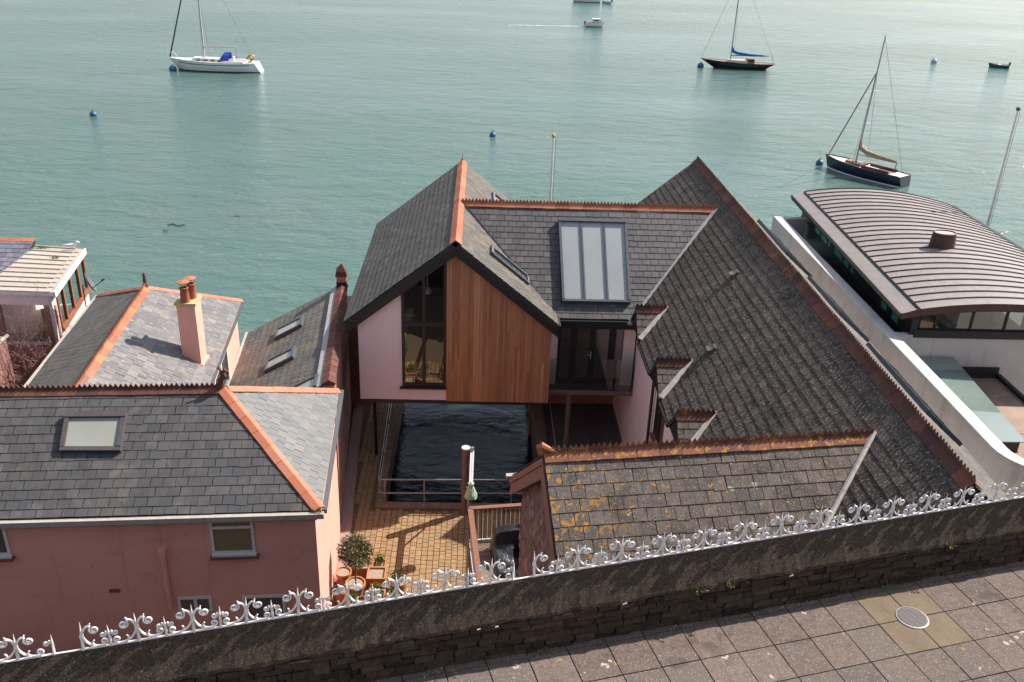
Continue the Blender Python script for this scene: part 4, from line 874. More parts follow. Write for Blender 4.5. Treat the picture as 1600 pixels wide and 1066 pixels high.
# ================================================================ far left house with garden room
GH = thing('garden_room_house', 'purple slate house with boarded flat roof garden room at the left edge', 'house', (-15, 29.5, 1))
Q0, Q1, Q2, Q3 = V((-16.0, 32.1, 5.8)), V((-14.2, 31.9, 5.8)), V((-13.57, 27.76, 5.8)), V((-15.9, 27.82, 5.8))
MB().prism([p - V((0, 0, .14)) for p in (Q0, Q1, Q2, Q3)], (0, 0, .13)).build('roof_deck', 'white', GH, occ=True)
nb = 10
fr_ = MB().prism([p - V((0, 0, .01)) for p in (Q0, Q1, Q2, Q3)], (0, 0, .004)).build('board_roof', 'oldboard', GH)
for i in range(nb):
    a, b = i / nb, (i + 1) / nb - .03
    l0, r0, l1, r1_ = Q3.lerp(Q0, a), Q2.lerp(Q1, a), Q3.lerp(Q0, b), Q2.lerp(Q1, b)
    MB().prism([l0, r0 - V((.12, 0, 0)), r1_ - V((.12, 0, 0)), l1], (0, 0, .02)).build('board', 'oldboard', fr_)
    e = .03; MB().prism([l1, r1_ - V((.28, 0, 0)), r1_.lerp(Q1, .0) + V((-.28, .06, 0)), l1 + V((0, .06, 0))], (0, 0, .06)).build('batten', 'oldboard', fr_)
mb = MB(); leaves(mb, Q0 + V((.35, -.35, .05)), (.35, .15, .03), 120, .06, .1, .8); q = mb.build('moss', 'grass', fr_); q['kind'] = 'stuff'
mb = MB(); leaves(mb, Q1 + V((-.55, -1.2, .06)), (.14, .1, .05), 70, .07, .1, .8); q = mb.build('moss', 'grass', fr_); q['kind'] = 'stuff'
sd = (Q1 - Q2); sdn = sd.normalized(); sn = V((sdn.y, -sdn.x, 0))
def gr(t, z, o=0): p = Q2 + sdn * t - sn * (.12 - o); return V((p.x, p.y, z))
Ls = sd.length
gmull = []
for t in (.55, 1.25, 2.2, 3.2, Ls - .06): gmull.append(MB().prism([gr(t - .06, 4.35, -.05), gr(t + .06, 4.35, -.05), gr(t + .06, 4.35, .05), gr(t - .06, 4.35, .05)], (0, 0, 1.30)))
f = MB(); f.prism([gr(.5, 4.2, -.05), gr(Ls, 4.2, -.05), gr(Ls, 4.2, .09), gr(.5, 4.2, .09)], (0, 0, .15))
wo = f.build('window', 'brownwood', GH)
for g_ in gmull: g_.build('mullion', 'brownwood', wo)
for a, b in ((.61, 1.19), (1.31, 2.14), (2.26, 3.14), (3.26, Ls - .12)): MB().poly([gr(a, 4.35), gr(b, 4.35), gr(b, 5.65), gr(a, 5.65)]).build('pane', 'green_glass', wo)
MB().prism([gr(0, .9, -.1), gr(Ls, .9, -.1), gr(Ls, .9, 0), gr(0, .9, 0)], (0, 0, 3.3)).build('wall', 'white_render', GH, occ=True)
MB().prism([gr(0, 4.2, -.1), gr(.49, 4.2, -.1), gr(.49, 4.2, 0), gr(0, 4.2, 0)], (0, 0, 1.45)).build('wall', 'white_render', GH)
MB().beam(Q2 + V((.02, -.02, -.08)), Q1 + V((.02, 0, -.08)), .05, .2).build('fascia', 'white', GH)
yfw = 27.9
MB().box(-15.9, -13.7, yfw, yfw + .08, 5.28, 5.66).build('beam', 'pale_pink', GH)
MB().box(-14.05, -13.68, yfw, yfw + .1, .9, 5.28).build('wall', 'shade_wall', GH); MB().box(-15.9, -15.45, yfw, yfw + .1, .9, 5.28).build('wall', 'shade_wall', GH)
wo = MB().box(-15.45, -14.05, yfw + .0, yfw + .06, 3.85, 3.95).build('window', 'white', GH); MB().poly([(-15.45, yfw + .03, 3.95), (-14.05, yfw + .03, 3.95), (-14.05, yfw + .03, 5.28), (-15.45, yfw + .03, 5.28)]).build('pane', 'glass', wo)
MB().box(-15.45, -14.05, yfw + .02, yfw + .1, .9, 3.85).build('wall', 'shade_wall', GH)
MB().box(-16, -13.9, 28.0, 31.6, 3.7, 3.75).build('floor', 'pale_pink', GH); MB().box(-15.95, -15.9, 28.0, 31.6, 3.75, 5.6).build('wall', 'pale_pink', GH)
yc = thing('yellow_chair', 'yellow folding chair inside the garden room window', 'chair', (-14.35, 28.4, 3.75))
MB().box(-14.55, -14.15, 28.2, 28.55, 4.15, 4.2).build('seat', 'yellow', yc); MB().box(-14.5, -14.2, 28.55, 28.6, 4.2, 4.85).build('backrest', 'yellow', yc)
for x in (-14.53, -14.17):
    for y in (28.22, 28.53): MB().beam((x, y, 3.75), (x, y, 4.15), .03, .03, (1, 0, 0)).build('leg', 'yellow', yc)
gr_roof = roof('G', GH, [(-21, 32.0, 6.05), (-15.95, 31.95, 6.05), (-15.95, 28.6, 4.5), (-21, 28.6, 4.5)], 'slate_purple', .24, .22)
ridge(gr_roof, (-21, 32.05, 6.08), (-15.95, 31.98, 6.08), 11, 'plain', 'terra_new', .45, .15)
MB().box(-21, -16.05, 28.8, 31.8, .9, 4.5).build('wall', 'pale_pink', GH, occ=True)
sdsh = thing('satellite_dish', 'grey satellite dish on a pole above the white gutter', 'satellite dish', (-12.7, 27.9, 4.6))
c = V((-12.62, 28.2, 5.95)); ax = V((.75, .3, .35)).normalized(); s1 = ax.cross(V((0, 0, 1))).normalized(); s2 = s1.cross(ax)
mb = MB(); rings = []
for i in range(4):
    r_ = .33 * i / 3; k0 = [c + s1 * r_ * math.cos(a * math.pi / 8) + s2 * r_ * 1.1 * math.sin(a * math.pi / 8) + ax * (.25 * (r_ / .33) ** 2 * .35) for a in range(16)]; rings.append(k0)
for i in range(3):
    for a in range(16): mb.add([rings[i][a], rings[i][(a + 1) % 16], rings[i + 1][(a + 1) % 16], rings[i + 1][a]], [[0, 1, 2, 3]]); mb.add([v - ax * .015 for v in (rings[i][a], rings[i + 1][a], rings[i + 1][(a + 1) % 16], rings[i][(a + 1) % 16])], [[0, 1, 2, 3]])
mb.build('reflector', 'dish', sdsh)
mb = MB(); mb.tube([c - s2 * .2, c + ax * .42 - s2 * .12], .015, 6); mb.obox(c + ax * .44 - s2 * .1, ax * .06, s1 * .03, s2 * .03); mb.build('receiver_arm', 'dish', sdsh)
MB().tube([c - ax * .05, V((-12.8, 28.15, 5.9)), V((-12.8, 28.15, 4.4))], .02, 6).build('pole', 'dish', sdsh)

# ================================================================ modern house on the right
MT['teal_view'] = mk('teal_view_glass', (.13, .42, .38), (.09, .34, .32), 3, .15, coat=.5)
MH = thing('curved_roof_house', 'modern white house with curved brown standing seam roof on the right', 'house', (16, 28, 1))
def ev(t, s, dz=0):
    l = V((12.73, 24.95, 6.9)).lerp(V((13.33, 37.7, 6.9)), t); r = V((19.7, 24.3, 6.9)).lerp(V((19.7, 36.4, 6.9)), t)
    p = l.lerp(r, s); p.z += .45 * 4 * s * (1 - s) + dz; return p
S0, NP, NS = .075, 25, 18
mr = MB()
for k in range(NS):
    a, b = k / NS, (k + 1) / NS; mr.add([ev(0, a, -.2), ev(0, b, -.2), ev(1, b, -.2), ev(1, a, -.2), ev(0, a, -.01), ev(0, b, -.01), ev(1, b, -.01), ev(1, a, -.01)], [[4, 5, 6, 7], [3, 2, 1, 0], [0, 1, 5, 4], [2, 3, 7, 6]])
mro = mr.build('roof', 'seam', MH, occ=True)
for i in range(NP):
    ta_, tb2 = i / NP, (i + 1) / NP - .0015; mb = MB()
    for k in range(NS):
        a, b = S0 + (1 - S0) * k / NS, S0 + (1 - S0) * (k + 1) / NS
        mb.add([ev(ta_, a, .055), ev(ta_, b, .055), ev(tb2, b, .055), ev(tb2, a, .055)], [[0, 1, 2, 3]])
    mb.build('roof_panel', 'copper', mro)
    mb = MB(); mb.tube([ev((i + .97) / NP, S0 + (1 - S0) * k / NS, .07) for k in range(NS + 1)], .026, 4); mb.build('seam', 'seam', mro)
MB().poly([ev(0, 0, .0), ev(0, S0, .02), ev(1, S0, .02), ev(1, 0, 0)]).build('eave_apron', 'copper', mro)
MB().tube([ev(0, S0, .04), ev(1, S0, .04)], .04, 4).build('step_flashing', 'seam', mro)
MB().tube([ev(0, 1, .06), ev(1, 1, .06)], .07, 5).build('verge_trim', 'copper', mro)
mb = MB()
for k in range(NS):
    a, b = k / NS, (k + 1) / NS; o = V((0, -.03, 0)); mb.add([ev(0, a, -.17) + o, ev(0, b, -.17) + o, ev(0, b, .06) + o, ev(0, a, .06 if k else 0) + o], [[0, 1, 2, 3]])
mb.build('fascia', 'copper_edge', mro)
MB().beam(ev(0, 0, -.06) + V((-.02, 0, 0)), ev(1, 0, -.06) + V((-.02, 0, 0)), .03, .14).build('fascia', 'seam', mro)
c = uz(1471, 386, 7.38); mb = MB(); mb.lathe(c, [(.46, -.2), (.45, .0), (.40, .52), (.37, .54), (.36, .50)], 24, sx=1.0, sy=.72); vt = mb.build('flue_hood', 'copper_edge', MH, True)
MB().lathe(c, [(.36, .44), (.36, .505), (.1, .51)], 24, sx=1, sy=.72).build('mesh_top', 'oldboard', vt)
# parapet wall with rounded near corner
path = [(12.51, 36.6), (12.51, 18.4)] + [(13.51 - math.cos(a) * 1.0, 18.4 - math.sin(a) * 1.0) for a in [math.pi / 2 * k / 8 for k in range(1, 9)]] + [(22, 17.4)]
mb = MB(); t = .21; rows = []
for i, p in enumerate(path):
    q0, q1_ = V(path[max(i - 1, 0)] + (0,)), V(path[min(i + 1, len(path) - 1)] + (0,)); d = (q1_ - q0).normalized(); nn = V((-d.y, d.x, 0)); p = V(p + (0,))
    rows.append([p - nn * t + V((0, 0, .9)), p - nn * t + V((0, 0, 6.26)), p - nn * (t - .02) + V((0, 0, 6.28)), p + nn * (t - .02) + V((0, 0, 6.25)), p + nn * t + V((0, 0, 6.23)), p + nn * t + V((0, 0, .9))])
for i in range(len(rows) - 1):
    for k in range(5): mb.add([rows[i][k], rows[i + 1][k], rows[i + 1][k + 1], rows[i][k + 1]], [[0, 1, 2, 3]])
mb.add(rows[0], [[0, 1, 2, 3, 4, 5]]); mb.build('parapet', 'white_render', MH, occ=True)
MB().box(12.73, 13.6, 36.2, 36.5, 5.4, 6.3).build('wall', 'white_render', MH)
# clerestory under the left eave
MB().prism([V((13.15, 24.98, 4.9)), V((13.75, 37.3, 4.9)), V((13.95, 37.3, 4.9)), V((13.35, 24.98, 4.9))], (0, 0, 1.85)).build('wall', 'black', MH, occ=True)
MB().box(12.74, 13.9, 25.0, 36.2, 4.85, 4.9).build('gutter_floor', 'black', MH)
cw_ = MB().prism([V((13.12, 24.98, 6.05)), V((13.72, 37.3, 6.05)), V((13.75, 37.3, 6.05)), V((13.15, 24.98, 6.05))], (0, 0, .07)).build('window', 'black', MH)
for a, b in ((.78, .83), (.70, .765), (.665, .685), (.545, .62), (.48, .525), (.435, .46), (.16, .20), (.08, .12)):
    p0, p1 = V((13.15, 24.98, 6.12)).lerp(V((13.75, 37.3, 6.12)), a), V((13.15, 24.98, 6.12)).lerp(V((13.75, 37.3, 6.12)), b); o = V((-.012, 0, 0))
    MB().poly([p0 + o, p1 + o, p1 + o + V((0, 0, .42)), p0 + o + V((0, 0, .42))]).build('pane', 'teal_view', cw_)
# front below the arched eave
YE = 25.0
MB().box(13.36, 23, YE, YE + .2, .9, 6.12).build('wall', 'white_render', MH, occ=True)
MB().box(12.71, 13.36, YE - .05, YE + .15, 4.6, 6.2).build('wall', 'white_render', MH)
MB().box(13.25, 23, YE - .06, YE + .22, 6.12, 6.36).build('sill_band', 'black', MH)
aw = MB().box(13.25, 20, YE + .02, YE + .09, 6.355, 6.37).build('window', 'black', MH)
ae = []
for x in (13.9, 15.0, 16.05, 16.75, 17.5, 18.6): ae.append(MB().box(x - .035, x + .035, YE + .02, YE + .09, 6.36, 6.75 + .55 * math.sin(math.pi * (x - 12.7) / 7)))
for g_ in ae: g_.build('mullion', 'black', aw)
xs = [13.4, 13.87, 14.97, 16.02, 16.72, 17.47, 18.57, 19.6]
for a, b in zip(xs[:-1], xs[1:]): MB().poly([(a + .04, YE + .05, 6.36), (b - .01, YE + .05, 6.36), (b - .01, YE + .05, 6.72 + .45 * math.sin(math.pi * (b - 12.7) / 7)), (a + .04, YE + .05, 6.72 + .45 * math.sin(math.pi * (a - 12.7) / 7))]).build('pane', 'green_glass', aw)
MB().box(13.6, 19.6, YE + .21, 36, 5.2, 5.3).build('floor', 'dark_in', MH)
MB().box(15.2, 16.6, 26.0, 27.3, 5.9, 6.05).build('worktop', 'oldboard', MH); MB().box(17.3, 17.6, 25.4, 26.2, 5.3, 7.0).build('partition', 'white_render', MH)
# lower flat roof, rooflight box, terrace wall
frf = MB(); frf.box(14.55, 16.2, 17.62, YE - .001, 4.6, 4.8); frf.box(12.73, 14.549, 17.62, 20.55, 4.6, 4.8); frf.build('flat_roof', 'felt', MH, occ=True)
MB().box(13.0, 16.2, YE - .09, YE - .03, 4.8, 5.16).build('upstand', 'black', MH)
MB().box(14.6, 16.19, 21.55, 21.58, 4.8, 4.815).build('roof_joint', 'oldboard', MH)
rl = MB(); rl.box(12.95, 14.5, 20.56, 20.64, 4.6, 5.13); rl.box(14.44, 14.52, 20.64, YE - .1, 4.6, 5.13); rl.box(12.9, 12.97, 20.64, YE - .1, 4.6, 5.13); rlo = rl.build('rooflight', 'black', MH)
MB().hexa([(12.97, 20.50, 5.14), (14.62, 20.50, 5.14), (14.62, YE - .1, 5.50), (12.97, YE - .1, 5.50), (12.97, 20.50, 5.165), (14.62, 20.50, 5.165), (14.62, YE - .1, 5.525), (12.97, YE - .1, 5.525)]).build('pane', 'hazy_glass', rlo)
MB().box(12.73, 14.43, 20.66, YE - .12, 4.3, 4.35).build('floor', 'blind_w', MH); MB().box(14.53, 14.6, 20.64, YE - .1, 2.65, 4.6).build('wall', 'white_render', MH); MB().box(12.75, 14.53, YE - .12, YE - .1, 2.65, 4.6).build('wall', 'pale_pink', MH)
MB().box(16.2, 16.32, 17.62, YE - .001, 4.5, 4.92).build('upstand', 'black', MH)
MB().box(16.75, 18.4, 19.8, 21.3, .9, 6.5).build('shadow_block', 'white_render', MH); MB().box(14.8, 16.2, 17.63, 25, .9, 4.6).build('wall', 'white_render', MH)  # tall block is unseen, added to throw shadow on the flat roof
MB().box(14.0, 16.2, 17.63, 18.2, 4.8, 4.81).build('roof_joint', 'felt', MH)

# ================================================================ courtyard, dock, deck
cyd = struct('courtyard', MB().prism([(-4.4, 12, .955), (2.1, 12, .955), (2.1, 23.0, .955), (-2.95, 23.0, .955), (-2.95, 31.4, .955), (-4.9, 31.4, .955)], (0, 0, .012)), 'joint')
def wallx(y): return -3.43 - .0698 * (y - 16.67) * 1.0
pv = []
for c in range(40):
    x0 = -3.75 + c * .168; y = 17.2 + RU(0, .2)
    ymax = 22.93 if x0 > -3.1 else 30.5
    while y < ymax:
        l = random.choice((.166, .166, .25, .125, .208))
        if x0 - wallx(y) > .30 and x0 < 1.6 and y + l < ymax + .05: pv.append((x0, y, l))
        y += l
_pm = {}
def paver_mesh(l):
    if l not in _pm:
        a, b, c = .168 / 2 - .004, l / 2 - .004, .006; mb = MB()
        mb.hexa([(-a, -b, -.034), (a, -b, -.034), (a, b, -.034), (-a, b, -.034), (-a + c, -b + c, 0), (a - c, -b + c, 0), (a - c, b - c, 0), (-a + c, b - c, 0)]); mb.f.pop(0); mb.r.pop(0); _pm[l] = mb.mesh('paver', 'paver')
    return _pm[l]
vis = sorted([p for p in pv if p[0] < -.25 and 18.6 < p[1] < 22.9 and p[0] > -3.2], key=lambda p: -p[2] / (p[1] - 10))
single = set(vis[:300]); rest = MB()
for p in pv:
    x0, y, l = p; c = V((x0 + .084, y + l / 2, 1.0 + RU(-.003, .003)))
    if p in single: link('paver', paver_mesh(l), cyd, Matrix.Translation(c) @ Matrix.Rotation(RU(-.01, .01), 4, 'Z') @ Matrix.Rotation(RU(-.008, .008), 4, 'X'))
    else:
        a, b = .08, l / 2 - .004; rest.hexa([(c.x - a, c.y - b, .965), (c.x + a, c.y - b, .965), (c.x + a, c.y + b, .965), (c.x - a, c.y + b, .965), (c.x - a + .006, c.y - b + .006, c.z), (c.x + a - .006, c.y - b + .006, c.z), (c.x + a - .006, c.y + b - .006, c.z), (c.x - a + .006, c.y + b - .006, c.z)], random.random() * .98 + .01)
q = rest.build('paver_field', 'paver', cyd); q['kind'] = 'stuff'
mb = MB(); mb.prism([(wallx(12), 12, .96), (wallx(12) + .33, 12, .96), (wallx(31) + .33 - .05, 31, .96), (wallx(31) - .05, 31, .96)], (0, 0, .065)); struct('pebble_strip', mb, 'pebble')
dk = struct('dock_edge', MB().box(-2.95, 2.1, 23.0, 23.28, .3, .985), 'quay')
x = -2.94
while x < 2.0:
    l = RU(.5, .75); l = min(l, 2.09 - x); MB().box(x + .006, x + l - .006, 22.99, 23.30 + RU(-.006, .006), .986, 1.02 + RU(-.004, .004)).build('kerb_stone', 'kerbstone', dk); x += l
y = 23.3
while y < 31:
    l = RU(.5, .75); MB().box(-2.96, -2.70, y + .006, y + l - .006, .975, 1.02 + RU(-.004, .004)).build('kerb_stone', 'kerbstone', dk); y += l
pth = struct('path', MB().box(2.1, 4.98, 16.5, 29.0, .97, 1.38), 'quay')
for i in range(6):
    for j in range(14):
        x0 = 2.75 + i * .38; y0 = 22 + j * .5; 
        if x0 < 4.7: MB().box(x0 + .005, x0 + .375, y0 + .005, y0 + .495, 1.381, 1.402 + RU(-.003, .003)).build('slab', 'slate_pave', pth)
MB().box(2.1, 2.45, 17, 29, 1.381, 1.42).build('edging', 'kerbstone', pth); MB().box(2.70, 2.735, 17, 29, 1.381, 1.40).build('edging', 'aluminium', pth)

rlg = thing('dock_railing', 'grey tubular two bar railing round the dark dock', 'railing', (-1, 23.1, 1.0))
R1 = [(-2.62, 23.10), (-1.45, 23.14), (-.02, 23.16), (1.18, 23.18), (1.95, 23.19)]
for x, y in R1:
    mb = MB(); mb.tube([(x, y, 1.0), (x, y, 1.95)], .024, 8); mb.lathe((x, y, 1.02), [(.06, 0), (.06, .015), (.03, .03)], 10); mb.build('post', 'steel', rlg, True)
for x, y in ((-2.82, 23.35), (-2.86, 25.2), (-2.90, 27.2), (-2.94, 29.2)):
    mb = MB(); mb.tube([(x, y, 1.0), (x, y, 1.95)], .024, 8); mb.lathe((x, y, 1.02), [(.06, 0), (.06, .015), (.03, .03)], 10); mb.build('post', 'steel', rlg, True)
for z in (1.95, 1.47): MB().tube([(1.97, 23.19, z), (-2.70, 23.10, z), (-2.79, 23.14, z), (-2.82, 23.24, z), (-2.95, 29.4, z)], .022, 8).build('rail', 'steel', rlg, True)

cr = thing('davit_crane', 'brown steel davit crane with arm towards the street, beside the dock', 'crane', (-.22, 22.82, 1.0))
mb = MB(); mb.lathe((-.22, 22.82, 1.0), [(.17, 0), (.17, .03), (.115, .03), (.115, 2.27)], 20); mb.build('post', 'crane', cr, True)
mb = MB(); mb.lathe((-.22, 22.82, 3.27), [(.125, -.01), (.125, .02), (.03, .021)], 20); mb.build('post_cap', 'white_render', cr, True)
mb = MB(); mb.lathe((-.22, 22.82, 2.0), [(.116, -.16), (.15, -.15), (.15, .0), (.116, .01)], 18); mb.build('winch_collar', 'crane', cr, True)
mb = MB(); mb.box(-.15, .02, 22.78, 22.86, 3.2, 3.29); mb.tube([(-.03, 22.82, 1.9), (-.03, 22.82, 3.3)], .025, 8); mb.box(-.15, 0, 22.8, 22.84, 2.2, 2.24); mb.build('pivot', 'steel', cr)
mb = MB(); mb.beam((-.06, 22.86, 3.12), (-.075, 21.05, 3.08), .05, .10); mb.beam((0.0, 22.86, 3.12), (-.02, 21.05, 3.08), .05, .10); mb.build('arm', 'aluminium', cr)
mb = MB(); mb.tube([(-.03, 22.78, 2.45), (-.04, 22.2, 3.05)], .03, 8); mb.build('brace', 'crane', cr)
mb = MB(); prof = [(.02, .2), (.085, .17), (.07, .07), (.10, .02), (.16, -.16), (.18, -.26), (.09, -.30), (.05, -.2)]
mb.lathe((-.04, 21.12, 3.02), prof, 14); mb.v = [(x + RU(-.014, .014), y + RU(-.014, .014), z + RU(-.018, .018)) for x, y, z in mb.v]
nb_ = mb.build('net_bundle', 'net', None); tag(nb_, 'green net bundle tied round the end of the crane arm', 'net')

dck = thing('raised_deck', 'raised timber deck with brown handrail and thin balusters', 'deck', (1, 18, 1.0))
du, dv = V((.991, .135, 0)), V((.09, -.996, 0)).normalized(); d0 = V((-.05, 19.55, 0))
def D(a, b, z): return d0 + du * a + dv * b + V((0, 0, z))
df = MB().prism([D(0, 0, 2.1), D(2.6, 0, 2.1), D(2.6, 5.2, 2.1), D(0, 5.2, 2.1)], (0, 0, .26)).build('deck_frame', 'brown', dck, occ=False)
for i in range(36):
    b = i * .142; MB().prism([D(.0, b + .004, 2.362), D(2.6, b + .004, 2.362), D(2.6, b + .138, 2.362), D(0, b + .138, 2.362)], (0, 0, .03)).build('board', 'deck', df)
for a, b in ((.05, .05), (.05, 2.5), (1.6, .05)): MB().prism([D(a, b, .96), D(a + .1, b, .96), D(a + .1, b + .1, .96), D(a, b + .1, .96)], (0, 0, 1.13)).build('post', 'brown', dck)
for a0, b0, a1, b1, n in ((.0, .0, 2.4, 0, 20), (0, .12, 0, 4.8, 40)):
    hr = MB().beam(D(a0 - .03 if b1 == 0 else 0, b0 - (0 if b1 == 0 else .085), 3.48), D(a1, b1, 3.48), .13, .045).build('handrail', 'handrail', dck)
    MB().beam(D(a0, b0, 2.47), D(a1, b1, 2.47), .04, .03).build('bottom_rail', 'aluminium', dck)
    for k in range(n):
        f_ = (k + .8) / n; p = D(a0 + (a1 - a0) * f_, b0 + (b1 - b0) * f_, 2.47); MB().tube([p, p + V((0, 0, 1.0))], .009, 5).build('baluster', 'aluminium', dck)
mb = MB(); c0 = V((1.02, 19.02, 2.395)); NX, NY = 30, 34; vs, fs = [], []
for j in range(NY + 1):
    for i in range(NX + 1):
        u, v = -.52 + 1.15 * i / NX, -.82 + 1.25 * j / NY
        edge = min((u + .52) / .10, (.63 - u) / .10, 1); 
        if v > 0: h = .62 + .16 * math.cos(u * 2.4) - .5 * max(0, (v - .30) / .13) ** 2
        else: h = .10 + .34 * (1 + v / .82) ** 1.4 if v < -.03 else .55
        if v < -.03 and abs(u - .13 - .08 * v) < .06: h *= .35
        h = max(.012, h * min(max(edge, 0), 1) ** .5 * min(1, (v + .82) / .06 + .1)) + .018 * math.sin(9 * u + 5 * v) * math.sin(11 * v + 3 * u) + RU(-.006, .006)
        p = c0 + du * u - dv * v; vs.append((p.x + RU(-.006, .006), p.y, p.z + max(h, .004)))
for j in range(NY):
    for i in range(NX): a = j * (NX + 1) + i; fs.append([a, a + 1, a + NX + 2, a + NX + 1])
mb.add(vs, fs); tq = mb.build('covered_furniture', 'tarp', None, True); tag(tq, 'garden furniture wrapped in a shiny black tarpaulin on the deck', 'furniture cover')

# pots and plants
def pot(name, label, c, r, h, plant=None, square=False, stuffmat='soil', group='pots in the courtyard'):
    t = thing(name, label, 'potted plant' if plant else 'plant pot', c, group); c = V(c)
    mb = MB()
    if square:
        a, b = r * .86, r; mb.hexa([c + V((-a, -a, 0)), c + V((a, -a, 0)), c + V((a, a, 0)), c + V((-a, a, 0)), c + V((-b, -b, h)), c + V((b, -b, h)), c + V((b, b, h)), c + V((-b, b, h))]); mb.f.pop(1); mb.r.pop(1)
        for sx, sy, wx, wy in ((0, -1, b, .02), (0, 1, b, .02), (-1, 0, .02, b - .04), (1, 0, .02, b - .04)): mb.obox(c + V((sx * (b - .02), sy * (b - .02), h)), (wx, 0, 0), (0, wy, 0), (0, 0, .025))
        mb.build('planter', 'pot', t); MB().obox(c + V((0, 0, h - .035)), (b - .035, 0, 0), (0, b - .035, 0), (0, 0, .01)).build('topping', stuffmat, t)
    else:
        mb.lathe(c, [(r * .68, 0), (r * .72, .02), (r * .95, h * .82), (r * 1.06, h * .83), (r * 1.06, h), (r * .93, h), (r * .90, h * .8), (.01, h * .8)], 24); mb.build('pot', 'pot', t, True)
        MB().lathe(c, [(r * .90, h * .86), (r * .9, h * .9), (.02, h * .905)], 20).build('topping', stuffmat, t)
    if plant == 'bay':
        top = c + V((.02, .02, h + 1.0)); MB().tube([c + V((0, 0, h * .8)), c + V((.015, .01, h + .35)), top - V((0, 0, .2))], [.024, .02, .016], 7).build('trunk', 'bark', t)
        mb = MB(); leaves(mb, top, (.44, .42, .43), 1800, .085, .5); leaves(mb, top, (.30, .28, .30), 300, .09, .3); mb.build('crown', 'leaf', t)
        mb = MB()
        for k in range(9): a = k * .7; mb.tube([top - V((0, 0, .25)), top + V((.2 * math.cos(a), .2 * math.sin(a), .05 + .02 * k))], [.012, .004], 4)
        mb.build('limb', 'bark', t)
    elif plant:
        mb = MB(); leaves(mb, c + V((0, 0, h + .12)), (r * .8, r * .8, .2), 260, .07, .2, 1.0); mb.build('foliage', 'leaf2', t)
        if plant == 'flower': mb = MB(); leaves(mb, c + V((0, 0, h + .18)), (r * .85, r * .85, .2), 110, .045, .75, 1.0); mb.build('flowers', 'petal', t)['kind'] = 'stuff'
    return t
pot('bay_tree', 'clipped ball headed bay tree in a round terracotta pot', (-3.0, 19.1, 1.0), .25, .42, 'bay')
pot('square_planter', 'square terracotta planter topped with pale gravel, right of the bay tree', (-2.50, 19.55, 1.0), .25, .36, square=True)
pot('round_pot', 'leafy plant in a round terracotta pot, rightmost of the courtyard pots', (-1.92, 19.3, 1.0), .25, .36, 'leaf')
pot('flower_pot', 'yellow flowers in a small pot behind the square gravel planter', (-2.47, 20.1, 1.0), .17, .24, 'flower', True)
pot('flower_pot', 'yellow flowers in a pot directly behind the bay tree', (-2.95, 20.0, 1.0), .26, .34, 'flower', True)
pot('large_pot', 'empty broad terracotta pot against the pink wall beside the bay tree', (-3.37, 19.55, 1.0), .2, .42)
pot('large_pot', 'terracotta pot against the pink wall, nearest the street', (-3.35, 18.75, 1.0), .2, .5)
pot('square_planter', 'square planter of low herbs in front of the bay tree', (-2.92, 18.4, 1.0), .25, .34, 'leaf', True)
pot('flower_pot', 'yellow flowered planter in front of the square gravel planter', (-2.42, 18.75, 1.0), .22, .3, 'flower', True)
pot('round_pot', 'leafy plant in the round pot closest to the street wall', (-1.95, 18.7, 1.0), .22, .34, 'leaf')

# shrub of bare purple twigs between the houses
shb = thing('bare_shrub', 'bare purplish twiggy shrub below the garden room window', 'shrub', (-14.2, 26.2, .95))
tw, bd = MB(), MB()
def branch(p, d, l, r, lev):
    q = p; pts = [p]
    for k in range(3):
        d = (d + V((RU(-.3, .3), RU(-.3, .3), RU(-.12, .22)))).normalized(); q = q + d * l / 3; pts.append(q)
    tw.tube(pts, [r, r * .8, r * .6, r * .4], 3 if lev else 5, False, random.random())
    if lev < 3:
        for k in range(4 if lev else 5): branch(pts[random.choice((1, 2, 3))], (d + V((RU(-.9, .9), RU(-.9, .9), RU(-.3, .6)))).normalized(), l * RU(.5, .75), r * .5, lev + 1)
    else: leaves(bd, q, (.05, .05, .05), 4, .05, .1)
for k in range(13): branch(V((-13.9 + RU(-.8, .8), 26.6 + RU(-.7, .6), .95)), V((RU(-.3, .3), RU(-.3, .3), 1)).normalized(), RU(1.9, 2.7), .035, 0)
tw.build('branches', 'twig', shb); q = bd.build('buds', 'bud', shb); q['kind'] = 'stuff'
MB().box(-18, -14.75, 23.9, 26.6, .9, 4.75).build('wall', 'shade_wall', GH)
MB().tube([(-14.7, 23.9, 4.78), (-14.7, 26.6, 4.78)], .06, 8).build('gutter', 'gutter', GH)
for k in range(5): MB().box(-14.5 + k * .5, -14.3 + k * .5, 23.6, 23.66, .9, 2.6 + RU(-.1, .1)).build('fence_board', 'brownwood', GH)

# gull on the garden room roof
gu = thing('seagull', 'white seagull standing on the garden room roof edge', 'seagull', Q1 + V((-.32, -.25, .02)))
p = Q1 + V((-.32, -.25, .2))
mb = MB(); mb.tube([p + V((-.26, 0, .02)), p + V((-.16, 0, .0)), p, p + V((.10, 0, .03)), p + V((.15, 0, .09)), p + V((.19, 0, .14)), p + V((.24, 0, .145)), p + V((.30, 0, .12))], [.015, .05, .085, .07, .045, .05, .04, .008], 10); mb.build('body', 'gull', gu, True)
for s in (-1, 1):
    mb = MB(); mb.tube([p + V((.08, s * .06, .06)), p + V((-.06, s * .08, .05)), p + V((-.22, s * .03, .03)), p + V((-.33, s * .01, .03))], [.03, .045, .03, .006], 6, flat=.5); mb.build('wing', 'gullg', gu, True)
    MB().tube([p + V((.02, s * .03, -.05)), p + V((.02, s * .03, -.18))], .008, 4).build('leg', 'yellow', gu)

